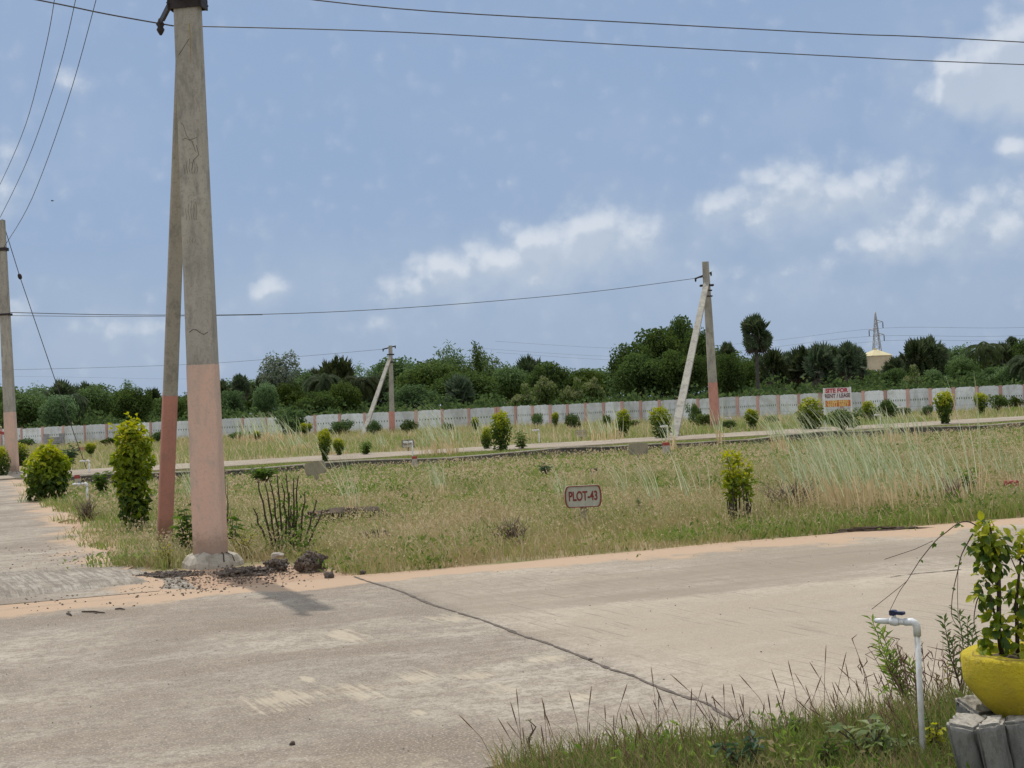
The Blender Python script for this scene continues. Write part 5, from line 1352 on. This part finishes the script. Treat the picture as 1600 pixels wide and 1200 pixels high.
for k in range(26):
    p0 = Vector((rng.normal(.0, .10), rng.normal(0, .06), 0)); e = p0+Vector((rng.normal(-.02, .08), rng.normal(0, .04), rng.uniform(.14, .36))); m_ = p0.lerp(e, .5)+Vector((.015, 0, 0))
    mb.tube([p0, m_, e], [.0025, .002, .001], 4)
    for j in range(3):
        q = p0.lerp(e, rng.uniform(.5, 1)); mb.tube([q, q+Vector((rng.normal(0, .02), 0, .03)), q+Vector((rng.normal(0, .03), 0, .05))], [.0012, .003, .0008], 4)
o = mb.build('dry_shrub', 'grass_spike'); o.location = b_; tag(o, 'dry purplish twigs standing behind the white tap', 'dry shrub', 'dry twiggy shrubs')

# ================================================================== TAPS
def tap(loc, h, label, arm=.2, rad=.0124, back=.0, left=1.0, rise=0.0):
    r = thing('water_tap', loc, label, 'water tap', 'white standpipe taps')
    mb = MB(); mb.tube([(0, 0, -.15), (0, 0, h-.02)], rad, 12); mb.build('pipe', 'pvc_white', r)
    d = Vector((-left, back, rise)).normalized()
    mb = MB(); e = Vector((0, 0, h)); mb.tube([e+Vector((0, 0, -.055)), e+Vector((0, 0, -.02)), e+Vector((0, 0, -.004))+d*.006, e+d*.02+Vector((0, 0, .002)), e+d*.05], rad*1.28, 12); mb.build('elbow', 'pvc_white', r)
    mb = MB(); mb.tube([e+d*.045, e+d*arm*.42], rad, 12); mb.tube([e+d*arm*.42, e+d*arm*.44, e+d*arm*.52, e+d*arm*.62, e+d*arm*.64], [rad*1.25, rad*1.3, rad*1.5, rad*1.3, rad*1.1], 12); mb.tube([e+d*arm*.63, e+d*arm*.9, e+d*arm], [rad, rad*.95, rad*.75], 12); mb.build('spout', 'pvc_white', r)
    mb = MB(); c = e+d*arm*.53
    mb.tube([c+Vector((0, 0, rad*1.2)), c+Vector((0, 0, .032))], .008, 8)
    mb.build('valve', 'pvc_white', r)
    mb = MB(); hd = Vector((d.x*.9, d.y+.1, 0)).normalized(); sd = Vector((-hd.y, hd.x, 0))
    Mx = np.array([[hd.x, sd.x, 0], [hd.y, sd.y, 0], [0, 0, 1]])
    mb.loft([[tuple(c+Vector((0, 0, .036))+hd*x+sd*y+Vector((0, 0, z))) for y, z in ((-w_, -t_), (w_, -t_), (w_, t_), (-w_, t_))] for x, w_, t_ in ((.018, .010, .008), (.012, .013, .011), (-.004, .013, .011), (-.012, .010, .006), (-.040, .012, .007), (-.046, .009, .005))])
    mb.build('tap_handle', 'tap_blue', r)
    return r
b_ = G(1443, 1193)
tap(b_, .575, 'white plastic standpipe tap with dark blue handle in the near verge', arm=.175, back=.55, left=.85, rise=.0)
tp0 = None
TP = [(137, 788, 756, 'white standpipe tap bent left beside the rounded golden bush'), (140, 741, 720, 'short white standpipe behind the rounded golden bush'), (843, 694, 672, 'white standpipe tap right of the big middle bush'), (893, 668, 655, 'tiny white standpipe near the wall above the PLOT-43 sign'),
      (1044, 690, 666, 'white standpipe tap in front of the dark full bush'), (1143, 670, 653, 'white standpipe tap right of the coral footed pole'), (1376, 667, 648, 'white standpipe tap right of the rent board'), (1412, 655, 636, 'thin white standpipe left of the egg shaped bush'), (645, 716, 691, 'white standpipe tap covering the end of the far plot sign')]
for x, yb, yt, lab in TP:
    b_, h, w = px_dims(x, yb, yt, 1)
    if tp0 is None: tp0 = tap(b_, h, lab, arm=.27, rad=.022); h0 = h
    else: dup(tp0, b_, lab, rng.uniform(-.3, .8), (1, 1, h/h0))

# ================================================================== SIGNS AND MARKERS
def text_mesh(body, size, mat, loc, parent, name='lettering', bold=.0, sx=1.0, rotx=R(90), depth=.003, rotz=0):
    cu = bpy.data.curves.new(name, 'FONT'); cu.body = body; cu.size = size; cu.align_x = 'CENTER'; cu.align_y = 'CENTER'; cu.extrude = depth; cu.offset = bold
    to = bpy.data.objects.new(name, cu); COL.objects.link(to); dg = bpy.context.evaluated_depsgraph_get()
    me = bpy.data.meshes.new_from_object(to.evaluated_get(dg)); bpy.data.objects.remove(to); bpy.data.curves.remove(cu)
    me.materials.clear(); me.materials.append(MATS[mat])
    o = bpy.data.objects.new(name, me); COL.objects.link(o); o.parent = parent; o.location = loc; o.rotation_euler = (rotx, 0, rotz); o.scale = (sx, 1, 1)
    return o
def plate_outline(w, h, k=1.0):
    out = []; w2 = w/2*k; h2 = h/2*k; f = w*.39*k
    out += [(-f, -h2), (f, -h2)]
    for j in range(1, 9): a = -math.pi/2+math.pi*j/9; out.append((f+(w2-f)*math.cos(a)**.8 if math.cos(a) > 0 else f, h2*math.sin(a)))
    out += [(f, h2), (-f, h2)]
    for j in range(1, 9): a = math.pi/2-math.pi*j/9; out.append((-f-(w2-f)*math.cos(a)**.8, h2*math.sin(a)))
    return out
def plot_sign(loc, w, h, zc, label, text=None, rz=0.0, face='sign_face', rim='sign_red', tm='sign_red', tilt=0.0, back=False):
    r = thing('plot_sign', loc, label, 'plot sign', 'concrete plot number signs', rz)
    mb = MB(); mb.box((0, .02, (zc-h*.4)/2-.05), (w*.17, .05, zc-h*.35+.1)); mb.build('post', 'sign_back' , r)
    o = plate_outline(w, h); mb = MB(); mb.prism([(x, z+zc) for x, z in o], -.02, .022)
    p = mb.build('plate', 'sign_back' if back else face, r)
    inn = plate_outline(w, h, .94); inn = [(x*.985, z*.99) for x, z in inn]
    mb = MB(); n = len(o); fy = -.034
    v = [(x, fy, z+zc) for x, z in o]+[(x, fy, z+zc) for x, z in inn]+[(x, -.0205, z+zc) for x, z in o]+[(x, -.0205, z+zc) for x, z in inn]
    F_ = []
    for i in range(n):
        j = (i+1) % n; F_ += [[i, j, n+j, n+i], [2*n+i, 2*n+j, j, i], [n+i, n+j, 3*n+j, 3*n+i]]
    mb.add(v, F_); mb.build('rim', rim, r)
    if text: text_mesh(text, h*.60, tm, (0, -.0225, zc), r, bold=.004*h/.27, sx=.60)
    r.rotation_euler = (0, tilt, rz)
    return r
b_ = G(913, 822); k = b_.y/F; zc = H-(775-hor(913))*k
plot_sign(b_, 58*k, 34*k, zc, 'white plot sign with red rim lettered PLOT-43 standing in the field', 'PLOT-43', rz=R(2))
b_ = G(638, 704); k = b_.y/F; plot_sign(b_, 20*k, 12.5*k, H-(693-hor(638))*k, 'far plot sign with dark rim behind a white standpipe', 'PLOT-40', tm='board_dark', rim='board_dark')
b_ = G(908, 686); k = b_.y/F; plot_sign(b_, 19*k, 11*k, H-(677-hor(908))*k, 'far faded ochre rimmed plot sign right of the big middle bush', 'PLOT-39', tm='ochre_paint', rim='ochre_paint')
b_ = G(128, 708); k = b_.y/F; plot_sign(b_, 13*k, 7*k, H-(702-hor(128))*k, 'tiny orange plot sign in front of the wall at left', 'PLOT', face='wall_pink', rim='board_orange', tm='board_orange')
b_ = G(497, 754); k = b_.y/F; plot_sign(b_, 34*k, 20*k, H-(731-hor(497))*k, 'tilted plot sign seen from its blank mossy back below the oval bush', None, rz=R(170), tilt=R(9), back=True, rim='sign_back')
b_ = G(998, 714); k = b_.y/F; plot_sign(b_, 31*k, 18*k, H-(701-hor(998))*k, 'plot sign seen from its blank grey back left of the long strut', None, rz=R(180), back=True, rim='sign_back')
# rent board
b_ = G(1311, 672); k = b_.y/F
rb = thing('rent_board', b_, 'white and orange board lettered SITE FOR RENT / LEASE on two posts', 'sign board')
bw_, bh_ = 42*k, 29.5*k; zc = H-(620.5-hor(1311))*k; y0 = -.05
mb = MB(); mb.box((0, 0, zc+bh_*.17), (bw_, .03, bh_*.66)); mb.build('white_panel', 'board_white', rb)
mb = MB(); mb.box((0, 0, zc-bh_*.33), (bw_*.99, .03, bh_*.34)); mb.build('orange_panel', 'board_orange', rb)
for sx in (-1, 1):
    mb = MB(); mb.box((sx*bw_*.515, .0, (zc+bh_*.52)/2), (bw_*.045, .05, zc+bh_*.52)); mb.build('post', 'pvc_white', rb)
text_mesh('SITE FOR', bh_*.30, 'board_crimson', (-bw_*.03, -.0165, zc+bh_*.345), rb, bold=.010, sx=1.02)
text_mesh('RENT / LEASE', bh_*.29, 'board_dark', (.0, -.0165, zc+bh_*.07), rb, bold=.006, sx=.83)
text_mesh('91008 44450', bh_*.22, 'board_yellow', (0, -.0165, zc-bh_*.245), rb, bold=.006, sx=1.0)
text_mesh('93911 30017', bh_*.22, 'board_yellow', (0, -.0165, zc-bh_*.42), rb, bold=.006, sx=1.0)
rb.rotation_euler = (0, 0, R(8))
# red topped marker stones
def marker(loc, w, h, label, top='red_paint', rz=0.3):
    r = thing('boundary_stone', loc, label, 'marker stone', 'red topped plot marker stones', rz)
    mb = MB(); mb.loft([section(Vector((0, 0, z)), Vector((1, 0, 0)), Vector((0, 1, 0)), w*q, w*q, w*.06) for z, q in ((-.1, 1.08), (h*.62, 1.0))]); mb.build('stone_post', 'stone_pale', r)
    mb = MB(); mb.loft([section(Vector((0, 0, z)), Vector((1, 0, 0)), Vector((0, 1, 0)), w*q, w*q, w*.08) for z, q in ((h*.62, 1.03), (h*.95, 1.0), (h, .9))]); mb.build('painted_top', top, r)
    return r
for x, yb, yt, w, lab, tm_ in ((1581, 774, 754, 17, 'bright red marker stone in the grass at the right edge', 'red_paint'), (928, 748, 732, 9, 'rusty marker stone in the field above the PLOT-43 sign', 'rubble_brown'), (121, 757, 742, 8, 'red marker stone behind the bent white tap at left', 'red_paint'),
                          (648, 724, 714, 7, 'dull red marker stone at the kerb under the far plot sign', 'red_paint'), (1041, 704, 691, 9, 'faded red marker stone at the kerb by the dark full bush', 'red_paint'), (1390, 677, 668, 7, 'small red marker stone behind the big reed patch', 'red_paint')):
    b_, h, w = px_dims(x, yb, yt, w); marker(b_, w, max(h, .2), lab, tm_)

# ================================================================== RUBBLE AND STONES
def lump(name, label, loc, size, mat, seed, cat='stone', group=None, rough=.35, sub=3):
    rg = np.random.default_rng(seed)
    import bmesh
    bm = bmesh.new(); bmesh.ops.create_icosphere(bm, subdivisions=sub, radius=1)
    ph = rg.uniform(0, 6, 9); f = rg.uniform(1.5, 6, 9)
    for v in bm.verts:
        c = v.co; q = 0
        for i in range(3): q += math.sin(c.x*f[i]+ph[i])*math.sin(c.y*f[i+3]+ph[i+3])*math.sin(c.z*f[i+6]+ph[i+6])
        c *= 1+rough*q*.5+rg.normal(0, .06*rough/.35)
        v.co = Vector((c.x*size[0], c.y*size[1], c.z*size[2]))
    if name == 'rubble_heap':
        vs = [v.co.copy() for v in bm.verts]
        for q in range(520):
            c = vs[rg.integers(len(vs))]*rg.uniform(.92, 1.06)
            if c.z < -.01: continue
            rr = rg.uniform(.006, .022); M_ = Matrix.Translation(c) @ Matrix.Rotation(rg.uniform(0, 6), 4, Vector(rg.normal(size=3)).normalized()) @ Matrix.Diagonal((rr*rg.uniform(.6, 1.8), rr*rg.uniform(.6, 1.4), rr*rg.uniform(.4, 1), 1))
            bmesh.ops.create_icosphere(bm, subdivisions=1, radius=1, matrix=M_)
        for f_ in bm.faces: f_.material_index = 0 if rg.random() < .75 else 1
    me = bpy.data.meshes.new(name); bm.to_mesh(me); bm.free(); me.materials.append(MATS[mat])
    if name == 'rubble_heap': me.materials.append(MATS['chip_grey'])
    o = bpy.data.objects.new(name, me); COL.objects.link(o); o.location = loc
    return tag(o, label, cat, group)
b_ = G(484, 892); lump('rubble_heap', 'crumbly brown heap of broken rubble right of the tall pole', b_+Vector((0, .1, .05)), (.115, .11, .115), 'rubble_brown', 1, 'rubble', 'rubble by the tall pole', .6, 4)
b_ = G(430, 890); lump('rubble_heap', 'low dark rubble clump under the pale stone', b_+Vector((0, .05, .02)), (.10, .10, .075), 'rubble_brown', 2, 'rubble', 'rubble by the tall pole', .6, 4)
b_ = G(385, 897); lump('rubble_heap', 'flat spread of dark soil and chips at the pole foot', b_+Vector((-.02, .08, .0)), (.22, .14, .055), 'rubble_brown', 3, 'rubble', 'rubble by the tall pole', .5, 4)
b_ = G(255, 900); lump('rubble_heap', 'flat spread of soil chips left of the pole foot', b_+Vector((0, .1, -.01)), (.26, .14, .03), 'rubble_brown', 13, 'rubble', 'rubble by the tall pole', .5, 4)
b_ = G(432, 882); lump('stone', 'pale flat stone lying on the dark rubble clump', b_+Vector((0, .06, .09)), (.07, .055, .03), 'stone_pale', 4, 'stone', 'stones by the road', .3, 2)
b_ = G(514, 903); lump('stone', 'small brown stone at the road edge right of the rubble', b_+Vector((0, 0, .02)), (.05, .045, .038), 'rubble_brown', 5, 'stone', 'stones by the road', .4, 2)
b_ = G(567, 897); lump('stone', 'little clod at the top of the road joint', b_+Vector((0, 0, .015)), (.03, .03, .028), 'rubble_brown', 6, 'stone', 'stones by the road', .4, 2)
b_ = G(922, 1032); lump('stone', 'dark pebble lying on the road joint', b_+Vector((0, 0, .006)), (.015, .013, .010), 'chip_grey', 7, 'stone', 'stones by the road', .4, 2)
b_ = G(457, 1164); lump('stone', 'dark pebble on the slab at the lower left', b_+Vector((0, 0, .008)), (.013, .013, .011), 'rubble_brown', 8, 'stone', 'stones by the road', .4, 2)
b_ = G(540, 814); lump('soil_mound', 'low grassy soil mound in the field behind the rubble', b_+Vector((0, .3, -.02)), (.7, .4, .18), 'soil_dark', 9, 'mound', None, .4, 4)
b_ = G(585, 838); lump('soil_mound', 'small bare soil patch mound right of the grassy mound', b_+Vector((0, .1, -.02)), (.22, .14, .08), 'rubble_brown', 10, 'mound', None, .5, 4)
# verge-edge clod strip on the right
b_ = G(1390, 829)
lump('soil_clods', 'dark crumbled soil along the road edge below the big reed patch', G(1375, 829)+Vector((0, .05, 0)), (.45, .07, .035), 'soil_dark', 12, 'soil', None, .6, 4)
# loose chips
def chips(name, label, pts, size, mat):
    mb = MB()
    for p in pts:
        s_ = size*rng.uniform(.4, 1.4); a = unit(6)*np.array([1, 1, .55]); 
        q = np.array([[1, 0, 0], [-1, 0, 0], [0, 1, 0], [0, -1, 0], [0, 0, .6], [0, 0, -.6]])*rng.uniform(.5, 1.1, (6, 1))*s_+rng.normal(0, .15*s_, (6, 3))
        mb.add(q+np.array(p)+np.array([0, 0, s_*.25]), [[0, 2, 4], [2, 1, 4], [1, 3, 4], [3, 0, 4], [2, 0, 5], [1, 2, 5], [3, 1, 5], [0, 3, 5]])
    return tag(mb.build(name, mat), label, 'gravel', None, 'stuff')
cp = []
for k in range(850):
    x = rng.normal(365, 75); y = 905-.09*(x-330)+rng.normal(0, 9)+ (rng.random() < .2)*rng.normal(0, 10)
    if 170 < x < 600 and 870 < y < 935: cp.append(tuple(G(x, y)))
for k in range(260): cp.append(tuple(G(rng.normal(120, 70), rng.normal(868, 10))))
for k in range(120): cp.append(tuple(G(rng.uniform(-20, 240), 945-.15*rng.uniform(-20, 240)+rng.normal(0, 9))))
chips('soil_chips', 'dark soil chips and crumbs scattered around the tall pole foot', cp, .014, 'rubble_brown')
cp = []
for k in range(900): cp.append(tuple(TS(rng.uniform(-6, 20), rng.uniform(6, 13), .001)))
chips('road_grit', 'tiny dark grit scattered over the concrete road', cp, .0055, 'chip_grey')
for (x0, y0, x1, y1, lab) in ((128, 957, 164, 959, 'thin dark twig lying on the road at left'), (104, 960, 112, 963, 'short twig bit left of the longer twig on the road'), (180, 953, 195, 953.5, 'tiny twig right of the longer twig on the road')):
    a, c = G(x0, y0), G(x1, y1); mb = MB(); m_ = (a+c)/2; mb.tube([a-m_+Vector((0, 0, .008)), Vector((0, .01, .012)), c-m_+Vector((0, 0, .008))], [.006, .008, .004], 5)
    o = mb.build('twig', 'dry_stem'); o.location = m_; tag(o, lab, 'twig', 'twigs on the road')

# ================================================================== YELLOW BOWL, BLOCKS, POTTED PLANT
BD = 5.62; bc = AT(1602, 1020, BD); kk = BD/F
pl = thing('bowl_planter', Vector((bc.x, BD, bc.z-.245)), 'yellow painted concrete bowl planter resting on broken concrete pieces', 'planter')
n = 48; prof = [(.098, 0), (.122, .008), (.168, .052), (.208, .094), (.233, .128), (.241, .155), (.244, .238), (.238, .247), (.225, .25), (.172, .254), (.163, .249), (.158, .225), (.02, .222)]
rings = []; rg = np.random.default_rng(3)
for r_, z in prof:
    rings.append([((r_*(1+.010*math.sin(5*a+r_*40)+.006*math.sin(11*a+z*30)))*math.cos(a), (r_*(1+.010*math.sin(5*a+r_*40)))*math.sin(a), z+.003*math.sin(7*a+z*50)) for a in [2*math.pi*k/n for k in range(n)]])
mb = MB(); mb.loft(rings, 0, True, True); bw2 = mb.build('bowl', 'yellow_paint', pl)
mb = MB(); mb.lathe([(.156, .2235), (.10, .232), (.01, .236)], 24); mb.build('soil', 'soil_dark', pl)
mb = MB()
pts = [Vector((.205*math.cos(a)+.012*math.sin(9*a), .213*math.sin(a), .2535)) for a in np.linspace(R(165), R(285), 22)]
mb.tube(pts, .0016, 4); mb.build('rim_crack', 'ochre_paint', bw2)
def chunk(label, pxq, Y, depth, zb, seed, top_dz=0.0, name='concrete_chunk', lean=(0, 0)):
    """broken concrete piece: its top quad from four photo points at distance Y.., going down to zb"""
    rg = np.random.default_rng(seed)
    tp = [AT(x, y, Y+dy) for x, y, dy in pxq]; c = sum(tp, Vector())/4
    r = thing(name, Vector((c.x, c.y, zb)), label, 'concrete piece', 'broken concrete pieces under the yellow bowl')
    import bmesh
    from mathutils import noise as mn
    bm = bmesh.new(); o0 = r.location
    lo_ = [Vector((p.x+lean[0], p.y+lean[1], zb))-o0 for p in tp]; hi_ = [p-o0 for p in tp]
    vs = [bm.verts.new(p) for p in lo_+hi_]
    for q in ((3, 2, 1, 0), (4, 5, 6, 7), (0, 1, 5, 4), (1, 2, 6, 5), (2, 3, 7, 6), (3, 0, 4, 7)): bm.faces.new([vs[k] for k in q])
    bmesh.ops.recalc_face_normals(bm, faces=bm.faces)
    bmesh.ops.bevel(bm, geom=list(bm.edges), offset=.011, segments=2, affect='EDGES')
    bmesh.ops.triangulate(bm, faces=bm.faces)
    for _ in range(4):
        es = [e for e in bm.edges if e.calc_length() > .014]
        if es: bmesh.ops.subdivide_edges(bm, edges=es, cuts=1); bmesh.ops.triangulate(bm, faces=[f for f in bm.faces if len(f.verts) > 3])
    bm.normal_update(); zt_ = sum(p.z for p in hi_)/4; sv = Vector((seed*3.1, seed, 0))
    for v in bm.verts:
        top_ = max(0.0, min(1.0, (v.co.z-(zt_-.03))/.03))
        d_ = mn.fractal(v.co*14+sv, 1.0, 2.0, 4)*.0035+top_*mn.fractal(v.co*38+sv, .8, 2.0, 5)*.007
        v.co += v.normal*d_
    bm.normal_update()
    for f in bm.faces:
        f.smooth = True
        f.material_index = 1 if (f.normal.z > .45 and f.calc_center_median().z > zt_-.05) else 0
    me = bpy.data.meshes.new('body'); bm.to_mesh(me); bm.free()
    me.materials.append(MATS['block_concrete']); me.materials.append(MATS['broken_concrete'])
    o = bpy.data.objects.new('body', me); COL.objects.link(o); o.parent = r
    return r
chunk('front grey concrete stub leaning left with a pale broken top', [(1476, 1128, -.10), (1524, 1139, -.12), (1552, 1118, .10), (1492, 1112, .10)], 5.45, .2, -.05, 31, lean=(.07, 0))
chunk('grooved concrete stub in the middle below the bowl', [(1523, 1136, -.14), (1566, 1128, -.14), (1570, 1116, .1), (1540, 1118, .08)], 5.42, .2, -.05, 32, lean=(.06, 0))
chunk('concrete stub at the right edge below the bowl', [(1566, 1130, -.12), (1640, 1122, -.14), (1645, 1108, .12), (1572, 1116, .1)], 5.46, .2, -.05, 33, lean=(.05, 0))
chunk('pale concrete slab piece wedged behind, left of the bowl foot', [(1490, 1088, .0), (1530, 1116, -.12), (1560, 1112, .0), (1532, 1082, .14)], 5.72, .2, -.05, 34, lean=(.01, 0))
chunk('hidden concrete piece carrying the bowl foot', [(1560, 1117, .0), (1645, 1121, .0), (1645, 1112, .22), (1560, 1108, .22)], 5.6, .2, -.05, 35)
# potted shrub
pp = thing('potted_shrub', Vector((bc.x-.08, BD, bc.z-.02)), 'lime leaved shrub with bare brown stems growing in the yellow bowl', 'shrub')
O = pp.location; A = lambda x, y, dy=0: AT(x, y, BD+dy)-O
mb = MB()
mb.tube([A(1565, 1022), A(1560, 985), A(1561, 930), A(1560, 890), A(1552, 850), A(1545, 815)], [.011, .0095, .009, .008, .006, .003], 7)
mb.tube([A(1561, 920), A(1550, 895, .02), A(1546, 870, .02)], [.006, .004, .002], 6)
mb.tube([A(1558, 975), A(1548, 935, -.03), A(1540, 905, -.03)], [.005, .004, .002], 6)
mb.tube([A(1590, 1020), A(1589, 980), A(1588, 940), A(1592, 900), A(1597, 850)], [.009, .008, .007, .005, .003], 7)
mb.tube([A(1620, 1020), A(1622, 950), A(1630, 850)], [.008, .006, .003], 7)
mb.tube([A(1589, 985), A(1580, 978)], [.004, .002], 5); mb.tube([A(1592, 900), A(1580, 872, .01)], [.003, .002], 5)
mb.build('stems', 'stem_brown', pp)
ml = MB(); rg = np.random.default_rng(77)
CL = [(1543, 832, 26, 60, .3), (1536, 850, 24, 50, 0), (1553, 852, 26, 60, -.2), (1545, 875, 24, 55, -.3), (1556, 885, 16, 24, -.5), (1538, 905, 16, 26, -.1), (1542, 930, 20, 40, -.1), (1556, 930, 12, 14, -.3), (1552, 970, 22, 46, 0), (1562, 985, 20, 34, -.2), (1548, 990, 14, 16, .1),
      (1598, 842, 16, 26, .6), (1600, 870, 14, 18, .4), (1594, 900, 16, 24, 0), (1590, 930, 22, 42, .2), (1600, 945, 22, 40, 0), (1597, 975, 20, 36, 0), (1628, 850, 30, 60, .3), (1630, 930, 30, 60, 0), (1575, 1008, 22, 22, .5), (1545, 1008, 22, 18, .3), (1600, 1008, 20, 20, .9)]
for (x, y, rpx, nl, yel) in CL:
    nl = int(nl*(.9 if y < 885 or y > 1000 else .72))
    c = np.array(A(x, y, rg.normal(0, .015))); dirs = unit(nl); P = c+dirs*rpx*kk*rg.uniform(.2, 1.0, nl)[:, None]
    D = dirs*.7+unit(nl)*.6+np.array([0, 0, -.35]); Nn = dirs*.5+np.array([0, -.25, .8])+unit(nl)*.4
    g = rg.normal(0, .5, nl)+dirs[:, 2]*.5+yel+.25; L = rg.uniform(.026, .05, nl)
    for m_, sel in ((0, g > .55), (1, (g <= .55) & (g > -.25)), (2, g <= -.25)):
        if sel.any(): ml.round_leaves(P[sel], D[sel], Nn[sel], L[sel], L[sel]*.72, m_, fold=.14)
ml.build('leaves', ['leaf_young', 'leaf_lime', 'leaf_hedge'], pp)
ml = MB(); big = np.array([A(1572, 850), A(1578, 868), A(1580, 920), A(1600, 880)]); ml.leaves(big, np.array([[1, -.1, -.75], [1.0, 0, -.5], [-.35, 0, -1], [.6, 0, -1]]), np.array([[.4, -.5, .6]]*4), [.125, .09, .055, .05], [.026, .024, .012, .014], 0, fold=.1); ml.build('dark_leaves', 'leaf_blue', pp)
# trailing vines
def vine(label, pix, leaves_, seed, extra=()):
    pts = [AT(x, y, BD+dy) for x, y, dy in pix]; o0 = pts[0].copy(); r = thing('trailing_vine', o0, label, 'vine', 'vines trailing from the bowl')
    P = []
    for i in range(len(pts)-1):
        p0, p1, p2, p3 = pts[max(i-1, 0)], pts[i], pts[i+1], pts[min(i+2, len(pts)-1)]
        for k in range(5):
            t = k/5; P.append(.5*((2*p1)+(-p0+p2)*t+(2*p0-5*p1+4*p2-p3)*t*t+(-p0+3*p1-3*p2+p3)*t**3))
    P.append(pts[-1]); mb = MB(); mb.tube([p-o0 for p in P], list(np.linspace(.0028, .0011, len(P))), 5)
    for q in extra: mb.tube([AT(x, y, BD+dy)-o0 for x, y, dy in q], .0012, 4)
    mb.build('stem', 'vine_stem', r)
    ml = MB(); rg = np.random.default_rng(seed)
    for (x, y, s_, nl) in leaves_:
        c = np.array(AT(x, y, BD-.01)-o0); ml.leaves(np.repeat(c[None], nl, 0), rg.normal(0, .8, (nl, 3))+np.array([0, 0, -.5]), np.array([[0, -.7, .6]])+rg.normal(0, .4, (nl, 3)), s_*rg.uniform(.75, 1.2, nl), s_*.6, 0, fold=.15)
    ml.build('leaves', 'leaf_weed', r); return r
vine('longest vine arching far left over the tap', [(1528, 822, 0), (1512, 815, -.03), (1497, 818, -.05), (1478, 832, -.06), (1462, 845, -.06), (1440, 872, -.06), (1428, 890, -.05), (1417, 908, -.04), (1405, 925, -.03), (1390, 955, 0)], [(1502, 820, .035, 3), (1475, 833, .022, 2), (1460, 848, .022, 3), (1439, 874, .015, 2)], 1, extra=[[(1417, 908, -.04), (1400, 922, -.03), (1362, 952, 0)], [(1458, 845, -.06), (1430, 858, -.05), (1382, 874, -.02)]])
vine('short vine hanging straight down beside the potted shrub', [(1520, 834, 0), (1511, 850, -.02), (1502, 868, -.02), (1497, 890, -.02), (1490, 920, -.02), (1487, 945, -.02), (1488, 965, 0), (1500, 985, .02)], [(1512, 852, .035, 3), (1500, 873, .02, 2), (1497, 883, .024, 2), (1490, 918, .02, 2), (1487, 946, .012, 2)], 2, extra=[[(1497, 890, -.02), (1496, 925, -.02), (1497, 965, 0)]])
vine('small curved vine between short vine and bowl rim', [(1536, 926, 0), (1528, 935, -.01), (1523, 955, -.02), (1522, 975, -.02), (1526, 995, -.01), (1530, 1003, 0)], [(1526, 962, .02, 2), (1534, 928, .018, 2)], 3)

# ================================================================== BIRD
bl = AT(82, 314, 60); mb = MB()
mb.tube([(-.06, 0, 0), (-.04, 0, .005), (0, 0, .008), (.04, 0, .004), (.075, 0, .002)], [.005, .018, .022, .014, .003], 8)
bd = mb.build('bird', 'bird_dark'); bd.location = bl; tag(bd, 'tiny dark bird flying in the sky right of the left pole wires', 'bird')
mb = MB()
for sg_ in (-1, 1): mb.add([(-.025, 0, .012), (.02, 0, .012), (.01, sg_*.07, .035), (-.03, sg_*.14, .015), (-.035, sg_*.07, .033)], [[0, 1, 2, 3, 4]])
mb.build('wings', 'bird_dark', bd)
